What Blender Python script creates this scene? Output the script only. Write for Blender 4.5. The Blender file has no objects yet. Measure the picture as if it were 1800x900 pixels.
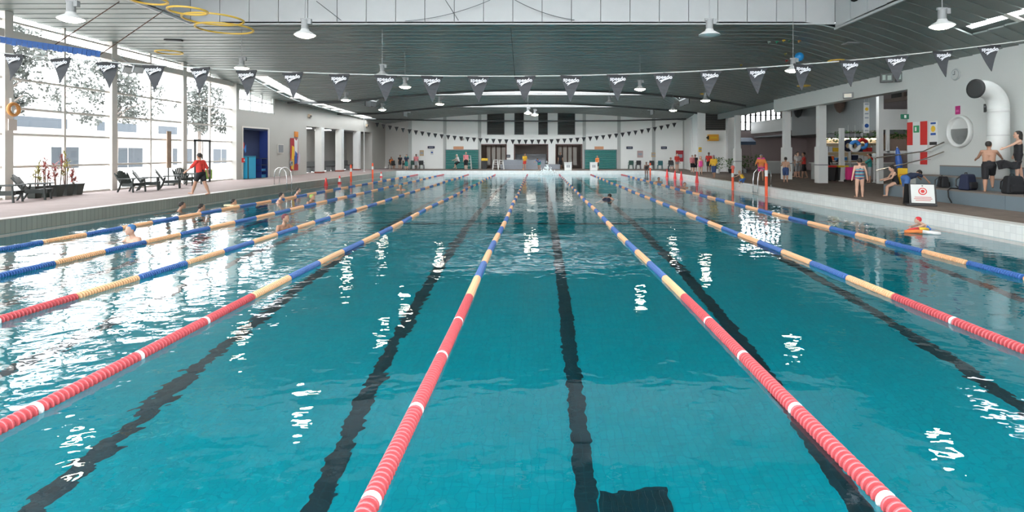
import bpy, bmesh, math, random
from mathutils import Vector, Matrix, Euler
random.seed(7)
scene = bpy.context.scene
COL = scene.collection
R = math.radians

# ------------------------------------------------------------------ camera, sky, exposure
cam_d = bpy.data.cameras.new('camera')
cam_d.sensor_width = 36.0; cam_d.lens = 20.0            # 1000 px focal length on an 1800 px frame
cam_d.shift_x = -45 / 1800; cam_d.shift_y = -181 / 1800  # level camera, cropped frame
cam_d.clip_end = 400
cam = bpy.data.objects.new('camera', cam_d)
cam.location = (0, 0, 2.0); cam.rotation_euler = (R(90), 0, 0)
COL.objects.link(cam); scene.camera = cam

world = bpy.data.worlds.new('sky'); scene.world = world
world.use_nodes = True
wn = world.node_tree.nodes; wn.clear()
wo = wn.new('ShaderNodeOutputWorld'); wb = wn.new('ShaderNodeBackground')
wb.inputs['Color'].default_value = (0.93, 0.965, 1.0, 1); wb.inputs['Strength'].default_value = 7.0
world.node_tree.links.new(wb.outputs[0], wo.inputs[0])

scene.view_settings.view_transform = 'Standard'
scene.view_settings.look = 'None'
scene.view_settings.gamma = 1.0
scene.view_settings.exposure = 0.5
scene.view_settings.use_curve_mapping = False
scene.cycles.max_bounces = 12
scene.cycles.transparent_max_bounces = 16
scene.cycles.transmission_bounces = 10

# ------------------------------------------------------------------ measuring the place
F, CX, HY, EYE = 1000.0, 945.0, 269.0, 2.0
DECK = 0.35
def deck(px, py, z=DECK):
    """plan position of a point seen at height z"""
    Y = F * (EYE - z) / (py - HY)
    return Vector(((px - CX) / F * Y, Y, z))
def at(px, py, Y):
    return Vector(((px - CX) / F * Y, Y, EYE - (py - HY) / F * Y))
def lerp(a, b, t): return a + (b - a) * t
def smooth(a, b, x):
    t = max(0.0, min(1.0, (x - a) / (b - a))); return t * t * (3 - 2 * t)

# ------------------------------------------------------------------ materials
MATS = {}
def mat(name, col, rough=0.6, metal=0.0, spec=0.5, var=0.0, scale=6.0, bump=0.0, bscale=40.0, emit=0.0, alpha=None):
    if name in MATS: return MATS[name]
    m = bpy.data.materials.new(name); m.use_nodes = True
    nt = m.node_tree; b = nt.nodes['Principled BSDF']
    b.inputs['Base Color'].default_value = (*col, 1)
    b.inputs['Roughness'].default_value = rough
    b.inputs['Metallic'].default_value = metal
    b.inputs['Specular IOR Level'].default_value = spec
    tc = nt.nodes.new('ShaderNodeTexCoord')
    if var > 0:
        n = nt.nodes.new('ShaderNodeTexNoise'); n.inputs['Scale'].default_value = scale; n.inputs['Detail'].default_value = 4
        nt.links.new(tc.outputs['Object'], n.inputs['Vector'])
        mx = nt.nodes.new('ShaderNodeMix'); mx.data_type = 'RGBA'
        mx.inputs[6].default_value = (*[max(0, c * (1 - var)) for c in col], 1)
        mx.inputs[7].default_value = (*[min(1, c * (1 + var)) for c in col], 1)
        nt.links.new(n.outputs['Fac'], mx.inputs[0]); nt.links.new(mx.outputs[2], b.inputs['Base Color'])
    if bump > 0:
        n2 = nt.nodes.new('ShaderNodeTexNoise'); n2.inputs['Scale'].default_value = bscale
        nt.links.new(tc.outputs['Object'], n2.inputs['Vector'])
        bp = nt.nodes.new('ShaderNodeBump'); bp.inputs['Strength'].default_value = bump; bp.inputs['Distance'].default_value = 0.02
        nt.links.new(n2.outputs['Fac'], bp.inputs['Height']); nt.links.new(bp.outputs[0], b.inputs['Normal'])
    if emit > 0:
        b.inputs['Emission Color'].default_value = (*col, 1); b.inputs['Emission Strength'].default_value = emit
    MATS[name] = m
    return m

def tile_mat(name, col, mortar, size, rough=0.35, mw=0.012, var=0.12, ratio=1.0, offset=0.0, plane='xy', spec=0.5):
    """small tiles too fine to pick apart: a joint pattern with fine relief"""
    if name in MATS: return MATS[name]
    m = bpy.data.materials.new(name); m.use_nodes = True
    nt = m.node_tree; b = nt.nodes['Principled BSDF']
    tc = nt.nodes.new('ShaderNodeTexCoord'); mp = nt.nodes.new('ShaderNodeMapping')
    nt.links.new(tc.outputs['Object'], mp.inputs[0])
    src = mp.outputs[0]
    if plane != 'xy':                                   # lay the pattern on an upright face
        sp = nt.nodes.new('ShaderNodeSeparateXYZ'); cb = nt.nodes.new('ShaderNodeCombineXYZ')
        nt.links.new(src, sp.inputs[0]); nt.links.new(sp.outputs['Y' if plane == 'yz' else 'X'], cb.inputs['X']); nt.links.new(sp.outputs['Z'], cb.inputs['Y']); src = cb.outputs[0]
    br = nt.nodes.new('ShaderNodeTexBrick')
    br.inputs['Color1'].default_value = (*[c * (1 - var) for c in col], 1)
    br.inputs['Color2'].default_value = (*[min(1, c * (1 + var)) for c in col], 1)
    br.inputs['Mortar'].default_value = (*mortar, 1)
    br.inputs['Scale'].default_value = 1.0; br.inputs['Brick Width'].default_value = size
    br.inputs['Row Height'].default_value = size * ratio; br.inputs['Mortar Size'].default_value = mw
    br.offset = offset; br.inputs['Mortar Smooth'].default_value = 0.2
    nt.links.new(src, br.inputs['Vector'])
    n = nt.nodes.new('ShaderNodeTexNoise'); n.inputs['Scale'].default_value = 0.35; n.inputs['Detail'].default_value = 5
    nt.links.new(tc.outputs['Object'], n.inputs['Vector'])
    mx = nt.nodes.new('ShaderNodeMix'); mx.data_type = 'RGBA'; mx.blend_type = 'MULTIPLY'; mx.inputs[0].default_value = 0.35
    rp = nt.nodes.new('ShaderNodeValToRGB'); rp.color_ramp.elements[0].position = 0.3; rp.color_ramp.elements[1].position = 0.7
    rp.color_ramp.elements[0].color = (.7, .7, .7, 1)
    nt.links.new(n.outputs['Fac'], rp.inputs[0]); nt.links.new(rp.outputs[0], mx.inputs[7])
    nt.links.new(br.outputs['Color'], mx.inputs[6]); nt.links.new(mx.outputs[2], b.inputs['Base Color'])
    bp = nt.nodes.new('ShaderNodeBump'); bp.inputs['Strength'].default_value = 0.3; bp.inputs['Distance'].default_value = 0.004; bp.invert = True
    nt.links.new(br.outputs['Fac'], bp.inputs['Height']); nt.links.new(bp.outputs[0], b.inputs['Normal'])
    b.inputs['Roughness'].default_value = rough; b.inputs['Specular IOR Level'].default_value = spec
    MATS[name] = m
    return m

def glass_mat(name, tint=(1, 1, 1), gloss=1.0):
    if name in MATS: return MATS[name]
    m = bpy.data.materials.new(name); m.use_nodes = True
    nt = m.node_tree; nt.nodes.clear()
    o = nt.nodes.new('ShaderNodeOutputMaterial'); t = nt.nodes.new('ShaderNodeBsdfTransparent'); g = nt.nodes.new('ShaderNodeBsdfGlossy')
    t.inputs[0].default_value = (*tint, 1); g.inputs['Roughness'].default_value = 0.02
    lw = nt.nodes.new('ShaderNodeLayerWeight'); lw.inputs[0].default_value = 0.5     # facing falloff, both sides of the pane alike
    pw = nt.nodes.new('ShaderNodeMath'); pw.operation = 'POWER'; pw.inputs[1].default_value = 5.0
    ml = nt.nodes.new('ShaderNodeMath'); ml.operation = 'MULTIPLY_ADD'; ml.inputs[1].default_value = 0.6; ml.inputs[2].default_value = 0.03
    nt.links.new(lw.outputs['Facing'], pw.inputs[0]); nt.links.new(pw.outputs[0], ml.inputs[0])
    mx = nt.nodes.new('ShaderNodeMixShader')
    nt.links.new(ml.outputs[0], mx.inputs[0]); nt.links.new(t.outputs[0], mx.inputs[1]); nt.links.new(g.outputs[0], mx.inputs[2])
    nt.links.new(mx.outputs[0], o.inputs[0])
    MATS[name] = m
    return m

def water_mat():
    m = bpy.data.materials.new('water'); m.use_nodes = True
    nt = m.node_tree; nt.nodes.clear()
    N = nt.nodes.new; L = nt.links.new
    o = N('ShaderNodeOutputMaterial'); tc = N('ShaderNodeTexCoord')
    def wave(scale, sx, sy, detail, rot=0):
        mp = N('ShaderNodeMapping'); mp.inputs['Scale'].default_value = (sx, sy, 1); mp.inputs['Rotation'].default_value = (0, 0, R(rot))
        L(tc.outputs['Object'], mp.inputs[0])
        n = N('ShaderNodeTexNoise'); n.inputs['Scale'].default_value = scale; n.inputs['Detail'].default_value = detail
        n.inputs['Roughness'].default_value = 0.5
        L(mp.outputs[0], n.inputs['Vector']); return n.outputs['Fac']
    a = wave(0.55, 1, 1, 1, 20); b = wave(2.1, 1, 1.25, 2, -12); c = wave(7.0, 1, 1.1, 1.5, 8)
    # choppier where people swim (the left lanes)
    sep = N('ShaderNodeSeparateXYZ'); L(tc.outputs['Object'], sep.inputs[0])
    mr = N('ShaderNodeMapRange'); mr.inputs[1].default_value = -0.5; mr.inputs[2].default_value = -6.0
    mr.inputs[3].default_value = 0.30; mr.inputs[4].default_value = .48
    L(sep.outputs['X'], mr.inputs[0])
    big = wave(0.22, 1, 1, 2, 40)
    rg = N('ShaderNodeMapRange'); rg.inputs[1].default_value = 0.4; rg.inputs[2].default_value = 0.62; rg.inputs[3].default_value = 0.55; rg.inputs[4].default_value = 1.25
    L(big, rg.inputs[0])
    def mul(x, y):
        q = N('ShaderNodeMath'); q.operation = 'MULTIPLY'
        for i, v in enumerate((x, y)):
            if isinstance(v, (int, float)): q.inputs[i].default_value = v
            else: L(v, q.inputs[i])
        return q.outputs[0]
    def add(x, y):
        q = N('ShaderNodeMath'); q.operation = 'ADD'; L(x, q.inputs[0]); L(y, q.inputs[1]); return q.outputs[0]
    amp = mul(mr.outputs[0], rg.outputs[0])
    h = add(add(mul(a, 0.055), mul(b, 0.030)), mul(c, 0.0065))
    h = mul(h, amp)
    bp = N('ShaderNodeBump'); bp.inputs['Strength'].default_value = 1.0; bp.inputs['Distance'].default_value = 1.0
    L(h, bp.inputs['Height'])
    g = N('ShaderNodeBsdfGlass'); g.inputs['IOR'].default_value = 1.33; g.inputs['Roughness'].default_value = 0.0
    g.inputs['Color'].default_value = (1.0, 1.0, 1.0, 1)
    L(bp.outputs[0], g.inputs['Normal']); L(g.outputs[0], o.inputs[0])
    MATS['water'] = m
    return m

# ------------------------------------------------------------------ mesh helpers
class MB:
    """collects shapes, builds ONE mesh object"""
    def __init__(s): s.v = []; s.f = []; s.m = []; s.cm = 0
    def face(s, idx): s.f.append(idx); s.m.append(s.cm)
    def quad(s, a, b, c, d):
        n = len(s.v); s.v += [tuple(a), tuple(b), tuple(c), tuple(d)]; s.face((n, n+1, n+2, n+3)); return s
    def poly(s, pts):
        n = len(s.v); s.v += [tuple(p) for p in pts]; s.face(tuple(range(n, n+len(pts)))); return s
    def box(s, lo, hi, M=None):
        n = len(s.v)
        x0, y0, z0 = lo; x1, y1, z1 = hi
        p = [(x0,y0,z0),(x1,y0,z0),(x1,y1,z0),(x0,y1,z0),(x0,y0,z1),(x1,y0,z1),(x1,y1,z1),(x0,y1,z1)]
        if M is not None: p = [tuple(M @ Vector(q)) for q in p]
        s.v += p
        for q in ((0,3,2,1),(4,5,6,7),(0,1,5,4),(1,2,6,5),(2,3,7,6),(3,0,4,7)): s.face(tuple(n+i for i in q))
        return s
    def cbox(s, c, d, M=None):
        return s.box((c[0]-d[0]/2, c[1]-d[1]/2, c[2]-d[2]/2), (c[0]+d[0]/2, c[1]+d[1]/2, c[2]+d[2]/2), M)
    def prism(s, pts, axis, a, b):
        """polygon pts (2-D) extruded along axis from a to b"""
        def P(p, t):
            return {'x': (t, p[0], p[1]), 'y': (p[0], t, p[1]), 'z': (p[0], p[1], t)}[axis]
        n = len(s.v); k = len(pts)
        s.v += [P(p, a) for p in pts] + [P(p, b) for p in pts]
        s.face(tuple(range(n+k-1, n-1, -1))); s.face(tuple(range(n+k, n+2*k)))
        for i in range(k): s.face((n+i, n+(i+1) % k, n+k+(i+1) % k, n+k+i))
        return s
    def bar(s, p, q, w, h=None):
        h = h or w
        p, q = Vector(p), Vector(q); d = q-p; l = d.length
        M = Matrix.Translation(p) @ d.to_track_quat('Z', 'Y').to_matrix().to_4x4()
        return s.box((-w/2, -h/2, 0), (w/2, h/2, l), M)
    def tube(s, path, r, seg=8, cap=True):
        path = [Vector(p) for p in path]; rs = r if isinstance(r, (list, tuple)) else [r]*len(path)
        n0 = len(s.v); up = None
        for i, p in enumerate(path):
            t = (path[min(i+1, len(path)-1)] - path[max(i-1, 0)]).normalized()
            if up is None:
                up = Vector((0, 0, 1)) if abs(t.z) < 0.9 else Vector((1, 0, 0))
            u = (up - t*up.dot(t)).normalized(); w = t.cross(u); up = u
            for k in range(seg):
                a = 2*math.pi*k/seg
                s.v.append(tuple(p + (u*math.cos(a) + w*math.sin(a))*rs[i]))
        for i in range(len(path)-1):
            for k in range(seg):
                a = n0+i*seg+k; b = n0+i*seg+(k+1) % seg
                s.face((a, b, b+seg, a+seg))
        if cap:
            s.face(tuple(n0+k for k in range(seg-1, -1, -1)))
            e = n0+(len(path)-1)*seg; s.face(tuple(e+k for k in range(seg)))
        return s
    def lathe(s, prof, seg=16, M=None, closed=False):
        """prof: (radius, height) list, about local z"""
        n0 = len(s.v); k = len(prof)
        for j in range(seg):
            a = 2*math.pi*j/seg
            for (r, z) in prof:
                p = Vector((r*math.cos(a), r*math.sin(a), z)); s.v.append(tuple(M @ p if M is not None else p))
        for j in range(seg):
            j2 = (j+1) % seg
            for i in range(k-1):
                s.face((n0+j*k+i, n0+j2*k+i, n0+j2*k+i+1, n0+j*k+i+1))
        if not closed:
            if prof[0][0] > 1e-5: s.face(tuple(n0+j*k for j in range(seg-1, -1, -1)))
            if prof[-1][0] > 1e-5: s.face(tuple(n0+j*k+k-1 for j in range(seg)))
        return s
    def ball(s, c, r, seg=12, rings=8, sc=(1, 1, 1)):
        M = Matrix.Translation(c) @ Matrix.Diagonal((*sc, 1))
        prof = [(r*math.sin(math.pi*i/rings), -r*math.cos(math.pi*i/rings)) for i in range(rings+1)]
        prof[0] = (1e-6, -r); prof[-1] = (1e-6, r)
        return s.lathe(prof, seg, M)
    def mesh(s, name, mats, sm=False):
        me = bpy.data.meshes.new(name); me.from_pydata(s.v, [], s.f)
        for q in (mats if isinstance(mats, (list, tuple)) else [mats]): me.materials.append(q)
        if any(s.m): me.polygons.foreach_set('material_index', s.m)
        if sm: me.polygons.foreach_set('use_smooth', [True]*len(me.polygons))
        me.update()
        return me
    def build(s, name, mats, parent=None, sm=False, loc=None, rz=0.0):
        return link(name, s.mesh(name, mats, sm), parent, loc, rz)

def link(name, me, parent=None, loc=None, rz=0.0):
    o = bpy.data.objects.new(name, me); COL.objects.link(o)
    if parent is not None: o.parent = parent
    if loc is not None: o.location = loc
    if rz: o.rotation_euler = (0, 0, rz)
    return o
def tag(o, label, cat=None, group=None, kind=None):
    o['label'] = label
    if cat: o['category'] = cat
    if group: o['group'] = group
    if kind: o['kind'] = kind
    return o
def thing(name, label, cat, loc=(0, 0, 0), rz=0.0, group=None, kind=None):
    o = bpy.data.objects.new(name, None); COL.objects.link(o); o.empty_display_size = 0.2
    o.location = loc; o.rotation_euler = (0, 0, rz)
    return tag(o, label, cat, group, kind)
def struct(name, label, cat='structure', loc=(0, 0, 0)):
    return thing(name, label, cat, loc, kind='structure')
def copy_tree(o, parent=None):
    c = o.copy(); COL.objects.link(c); c.parent = parent
    for ch in list(o.children): copy_tree(ch, c)
    return c
def bevel(o, w=0.01, seg=2):
    b = o.modifiers.new('bevel', 'BEVEL'); b.width = w; b.segments = seg; b.limit_method = 'ANGLE'; return o
# a small side scene so that evaluating one shape does not re-evaluate everything
TMP = bpy.data.scenes.new('workbench')
def evaluate(o):
    TMP.collection.objects.link(o)
    vl = TMP.view_layers[0]; vl.update()
    me = bpy.data.meshes.new_from_object(o.evaluated_get(vl.depsgraph))
    bpy.data.objects.remove(o)
    return me
_txt = {}
def text_mesh(txt, size, material, align='CENTER', depth=0.002, bold=0.0):
    """lettering as a flat mesh in the local xz plane, facing -y"""
    key = (txt, size, material.name, align, depth, bold)
    if key in _txt: return _txt[key]
    c = bpy.data.curves.new('lettering', 'FONT'); c.body = txt; c.size = size; c.align_x = align; c.align_y = 'CENTER'
    c.extrude = depth; c.offset = bold; c.resolution_u = 2
    me = evaluate(bpy.data.objects.new('lettering', c)); bpy.data.curves.remove(c)
    me.transform(Matrix.Rotation(R(90), 4, 'X'))
    me.materials.clear(); me.materials.append(material)
    _txt[key] = me
    return me

# common materials
M_white = mat('white_paint', (.70, .71, .69), .55, var=.05, scale=1.2)
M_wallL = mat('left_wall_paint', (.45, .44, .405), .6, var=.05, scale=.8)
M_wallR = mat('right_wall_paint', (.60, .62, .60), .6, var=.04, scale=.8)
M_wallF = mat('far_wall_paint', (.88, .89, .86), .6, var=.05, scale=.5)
M_frame = mat('window_frame_paint', (.70, .66, .61), .5)  # made paler to stand in for flare around the bright windows
M_black = mat('black_plastic', (.012, .013, .014), .45)
M_dark = mat('dark_grey', (.035, .037, .038), .6)
M_grey = mat('mid_grey', (.25, .26, .27), .6)
M_steel = mat('stainless_steel', (.62, .62, .62), .22, metal=1.0)
M_red = mat('red_paint', (.62, .03, .025), .5)
M_yellow = mat('yellow_paint', (.80, .50, .03), .5)
M_orange = mat('orange_plastic', (.85, .14, .03), .45)
M_blue = mat('blue_plastic', (.02, .09, .35), .45)
M_navy = mat('navy_fabric', (.012, .018, .05), .8)
M_teal = mat('teal_panel', (.0, .20, .18), .55, var=.1, scale=2)
M_green = mat('green_leaf', (.06, .16, .03), .6, var=.4, scale=4)
M_pglass = glass_mat('window_glass')
M_dglass = glass_mat('smoky_glass', (.75, .8, .8))

# ================================================================== THE BUILDING
PX0, PX1, PY0, PY1 = -13.2, 10.9, 1.0, 53.0      # pool plan
PD = -3.75                                        # pool floor level
XW, XR, YF, YN = -18.9, 15.2, 59.5, -9.0          # window wall, right wall, far wall, near wall
def lw(Y): return -18.6 + 0.0653 * (Y - 35)       # left wall beyond the glazing leans in
def lw_y(px):                                     # where the left wall is seen at column px
    k = (px - CX) / F; return (-18.6 - 0.0653*35) / (k - 0.0653)

M_pool = tile_mat('pool_tile', (.0, .375, .455), (.0, .32, .40), .10, .5, .006, .05, spec=.1)
M_poolw = tile_mat('pool_wall_tile', (.0, .40, .49), (.0, .33, .42), .16, .3, .010, .10, plane='xz')
M_line = tile_mat('lane_line_tile', (.002, .035, .052), (.002, .05, .07), .12, .3, .008, .2)
M_deckL = tile_mat('left_paving', (.33, .265, .25), (.27, .215, .20), .6, .8, .010, .05, ratio=.5, offset=.5, spec=.25)
M_deckR = tile_mat('brown_deck_tile', (.22, .18, .155), (.17, .14, .12), .24, .85, .010, .10, spec=.08)
M_free = tile_mat('grey_edge_tile', (.27, .30, .27), (.14, .16, .15), .15, .3, .008, .08, ratio=2.4, plane='yz')
M_whitetile = tile_mat('white_edge_tile', (.80, .82, .80), (.70, .72, .71), .16, .25, .007, .05, plane='yz')
M_whitetile2 = tile_mat('white_edge_tile_far', (.80, .82, .80), (.70, .72, .71), .16, .25, .007, .05, plane='xz')
M_ceil = mat('ceiling_metal', (.20, .232, .22), .40, metal=.35, var=.12, scale=.5)  # green cast imitates teal light bounced up from the pool
M_lantern = mat('lantern_metal', (.42, .435, .435), .45, metal=.1, var=.04, scale=3)
M_trim = mat('dark_trim', (.05, .055, .055), .5)

# ---- pool basin
pf = struct('floor', 'teal tiled swimming pool basin with dark lane lines', 'pool')
MB().box((PX0-.3, PY0-.3, PD-.3), (PX1+.3, PY1+.3, PD)).build('pool_floor', M_pool, pf)
MB().box((PX0-.3, PY0-.3, PD), (PX0, PY1+.3, -.02)).build('pool_side', mat('pool_side_tile', (.0, .40, .49), .35, var=.08, scale=2), pf)
MB().box((PX1, PY0-.3, PD), (PX1+.3, PY1+.3, -.02)).build('pool_side', MATS['pool_side_tile'], pf)
MB().box((PX0, PY1, PD), (PX1, PY1+.3, -.02)).build('pool_end', M_poolw, pf)
MB().box((PX0, PY0-.3, PD), (PX1, PY0, -.02)).build('pool_end', M_poolw, pf)
LINES = [-12.1, -9.83, -7.5, -5.12, -2.43, .55, 3.45, 6.3, 9.3]
lm = MB().box((-.125, PY0+2.0, 0), (.125, PY1-2.0, .004)).mesh('lane_line', M_line)
for x in LINES: link('lane_line', lm, pf, (x, 0, PD))
tm_ = MB().box((-.5, PY1-2.0, 0), (.5, PY1-1.75, .004)).box((-.5, PY0+1.75, 0), (.5, PY0+2.0, .004)).mesh('lane_line_tee', M_line)
for x in LINES: link('lane_line_tee', tm_, pf, (x, 0, PD))
MB().box((PX0, 20.2, PD), (PX1, 20.45, PD+.006)).build('cross_line', M_line, pf)
g = MB()
g.box((.69, 5.4, PD), (1.48, 6.5, PD+.02))
for i in range(9): g.box((.73+i*.083, 5.44, PD+.02), (.77+i*.083, 6.46, PD+.035))
g.build('drain_grate', M_line, pf)

# ---- decks
dl = struct('floor', 'pale pink paved pool deck beside the glazed wall', 'deck')
MB().box((XW-.4, YN, 0.05), (PX0-.3, YF+3, DECK)).build('paving', M_deckL, dl)
MB().box((PX0-.30, PY0-.3, -.02), (PX0, PY1+.3, DECK)).build('edge_tiles', M_free, dl)
MB().box((PX0-.34, PY0-.3, DECK), (PX0-.02, PY1, DECK+.012)).build('nosing', mat('nosing_stone', (.33, .29, .265), .4, var=.05), dl)
dr = struct('floor', 'brown tiled pool deck with white tiled edge', 'deck')
MB().box((PX1+.3, YN, 0.05), (30, YF+14, DECK)).build('paving', M_deckR, dr)
MB().box((PX1, PY0-.3, -.02), (PX1+.30, PY1+.3, DECK)).build('edge_tiles', M_whitetile, dr)
MB().box((PX1+.02, PY0-.3, DECK), (PX1+.42, PY1, DECK+.012)).build('nosing', mat('white_nosing', (.78, .79, .77), .35, var=.04), dr)
MB().box((PX1-.36, PY0, -.16), (PX1, PY1, -.10)).build('gutter_ledge', MATS['white_nosing'], dr)
MB().box((PX0, PY0, -.16), (PX0+.42, PY1, -.10)).build('gutter_ledge', MATS['white_nosing'], dl)
df = struct('floor', 'far pool deck before the teal panels', 'deck')
MB().box((PX0-.3, PY1+.3, .05), (PX1+.3, YF+9, DECK)).build('paving', M_deckR, df)
MB().box((PX0, PY1, -.02), (PX1, PY1+.3, DECK)).build('edge_tiles', M_whitetile2, df)
dn = struct('floor', 'brown tiled deck at the camera end of the pool', 'deck')
MB().box((PX0-.3, YN, .05), (PX1+.3, PY0-.3, DECK)).build('paving', M_deckR, dn)
MB().box((PX0, PY0-.3, -.02), (PX1, PY0, DECK)).build('edge_tiles', M_whitetile2, dn)

# ---- water
wat = MB().quad((PX0, PY0, 0), (PX1, PY0, 0), (PX1, PY1, 0), (PX0, PY1, 0)).build('pool_water', water_mat())
tag(wat, 'clear rippled teal water filling the swimming pool', 'water', kind='stuff')

# ---- ceiling: lapped metal panels, three raised lanterns, added near skylight
def cz(X, Y):
    h = min(5.08, 5 - .021*(Y - 21.8))
    if Y < 30: a = g = 0                               # each ceiling field: straight near edge, arched far edge
    elif Y < 41.01: a = g = lerp(0, .46, smooth(30, 41, Y))
    else:
        g = .46
        if Y < 43.69: a = 0
        elif Y < 50.11: a = .46*smooth(43.7, 50.1, Y)
        elif Y < 52.79: a = 0
        else: a = .46*smooth(52.8, 58.5, Y)
        a = lerp(a, g, smooth(11.0, 13.0, abs(X)))
    d = a * (min(abs(X), 14.0)/10)**2
    z = 2 + h - d
    if X > 10.2: z = lerp(2 + h - g*1.0404, 5.42, min(1.0, (X-10.2)/5.0)**1.4)
    return z
WELLS = [(-13.3, 11.4, 9.0, 21.8, 2.9), (-12.4, 10.9, 41.0, 43.7, 1.6), (-11.8, 10.2, 50.1, 52.8, 1.6)]
SKY = (-12.0, 10.2, -6.0, 2.5)
SLOT = (-17.1, -15.9, 33.5, 57.0)
SLOT2 = (13.7, 14.2, 14.8, 18.6)
ceil = struct('ceiling', 'grey ribbed metal ceiling sloping to the far wall', 'ceiling')
def in_hole(x, y):
    for (a, b, c, d, _) in WELLS:
        if a < x < b and c < y < d: return True
    if SKY[0] < x < SKY[1] and SKY[2] < y < SKY[3]: return True
    return any(q[0] < x < q[1] and q[2] < y < q[3] for q in (SLOT, SLOT2))
ys = set([YN, YF+3.5])
for w in WELLS: ys |= {w[2], w[3]}
ys |= {SKY[2], SKY[3], SLOT[2], SLOT[3], SLOT2[2], SLOT2[3]}
ys = sorted(ys); yy = []
for a, b in zip(ys, ys[1:]):
    n = max(1, round((b-a)/.62)); yy += [lerp(a, b, i/n) for i in range(n)]
yy.append(ys[-1]); ys_c = 23.4
xs = [XW-.3, -17.1, -15.9, -12, -13.3, -12.4, -11.8] + [i*1.6 for i in range(-6, 7)] + [10.2, 10.9, 11.4, 12.2, 13.0, 13.7, 14.2, 14.7, XR+.02, XR+.95]
xs = sorted(set(xs))
for y0, y1 in zip(yy, yy[1:]):
    ym = (y0+y1)/2; runs = []; cur = None
    for x0, x1 in zip(xs, xs[1:]):
        xm = (x0+x1)/2
        if x0 > XR and ym < ys_c: cur = None; continue
        if in_hole(xm, ym):
            cur = None; continue
        if cur is None: cur = [x0]; runs.append(cur)
        cur.append(x1)
    for r in runs:
        b = MB(); n = len(r)
        for x in r:                               # a lapped pan: near lip lower, far edge tucked up
            b.v += [(x, y0, cz(x, y0)-.022), (x, y1-.03, cz(x, y1)+.0), (x, y1-.03, cz(x, y1)+.05), (x, y0, cz(x, y0)+.03)]
        for i in range(n-1):
            p = i*4; q = p+4
            b.face((p, p+1, q+1, q)); b.face((p+3, q+3, q+2, p+2)); b.face((p, q, q+3, p+3)); b.face((p+1, p+2, q+2, q+1))
        b.face((0, 3, 2, 1)); e = (n-1)*4; b.face((e, e+1, e+2, e+3))
        b.build('ceiling_panel', M_ceil, ceil)
# outer roof deck so that no daylight leaks between the panels
rf = MB()
for y0, y1 in zip(yy, yy[1:]):
    for x0, x1 in zip(xs, xs[1:]):
        if in_hole((x0+x1)/2, (y0+y1)/2) or (x0 > XR and y1 < 23.4): continue
        rf.quad((x0, y0, cz(x0, y0)+.2), (x1, y0, cz(x1, y0)+.2), (x1, y1, cz(x1, y1)+.2), (x0, y1, cz(x0, y1)+.2))
rf.build('roof_deck', M_ceil, ceil)
# lanterns
for (a, b, c, d, hh) in WELLS:
    zt = cz(0, (c+d)/2) + hh
    L = struct('ceiling', 'raised white metal roof lantern number %d from the near end' % (WELLS.index((a, b, c, d, hh))+1), 'roof lantern')
    zb = cz(0, d) - .05
    n = 22; w = (b-a)/n
    for i in range(n):
        MB().box((a+i*w+.012, d, zb), (a+(i+1)*w-.012, d+.06, zt)).build('wall_panel', M_lantern, L)
    MB().box((a-.15, d+.06, zb+.08), (b+.15, d+.12, zt)).build('backing', M_trim, L)
    MB().box((a-.05, d-.04, zb-.03), (b+.05, d+.07, zb+.02)).build('edge_strip', M_lantern, L)
    for xx, s in ((a, -1), (b, 1)):
        m = max(1, round((d-c)/1.1)); w2 = (d-c)/m
        for i in range(m):
            MB().box((xx, c+i*w2+.012, cz(xx, c+i*w2)-(.05 if hh > 2 else .5)), (xx+s*.06, c+(i+1)*w2-.012, zt)).build('wall_panel', M_lantern if hh > 2 else M_trim, L)
        MB().box((xx+s*.06, c, cz(xx, c)+.05), (xx+s*.12, d+.1, zt)).build('backing', M_trim, L)
        MB().bar((xx, c, cz(xx, c)-.03), (xx, d, cz(xx, d)-.03), .08, .08).build('edge_strip', M_lantern, L)
    if hh > 2: MB().box((a-.1, c-.1, zt), (b+.1, d+.1, zt+.15)).build('roof_deck', M_ceil, L)
    else:
        MB().box((a, c, zt+.05), (b, d, zt+.062)).build('pane', M_pglass, L)  # glazed top out of view, added so more daylight reaches the far end
        for i in range(n+1): MB().box((a+i*w-.03, c, zt), (a+i*w+.03, d, zt+.08)).build('glazing_bar', M_frame, L)
    # clerestory glazing on the near side
    for i in range(n+1):
        x = a + i*w
        MB().box((x-.03, c-.04, cz(x, c)), (x+.03, c+.04, zt)).build('mullion', M_frame, L)
    MB().box((a, c-.012, cz(a, c)+.2), (b, c+.012, zt)).build('pane', M_pglass, L)
# dark arched edge of the ceiling before each far lantern
for (a, b, c, d, hh) in WELLS[1:]:
    t = MB()
    X = [lerp(-18, 15, i/22) for i in range(23)]
    for x0, x1 in zip(X, X[1:]):
        t.bar((x0, c-.03, cz(x0, c)-.06), (x1, c-.03, cz(x1, c)-.06), .10, .16)
    tag(t.build('trim_%d' % (1+WELLS.index((a, b, c, d, hh))), M_trim), 'dark arched edge beam under the ceiling, lantern side, at depth %d metres' % int(c), 'beam', kind='structure')
tag(MB().tube([(lw(56)+.2, 56, 5.35), (-9, 56, 5.20), (0, 56, 5.14), (8, 56, 5.18), (14.6, 56, 5.35)], .07, 8).build('trim_1', M_trim), 'dark tie beam across the hall before the far wall', 'beam', kind='structure')
# skylight above the camera end, out of view, added to brighten the pool
sk = struct('window_1', 'unseen rooflight added over the near end to brighten the pool', 'rooflight')
a, b, c, d = SKY
for i in range(11):
    x = lerp(a, b, i/10); MB().box((x-.05, c, 7.12), (x+.05, d, 7.3)).build('glazing_bar', M_frame, sk)
MB().box((a, c, 7.31), (b, d, 7.33)).build('pane', M_pglass, sk)
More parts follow.
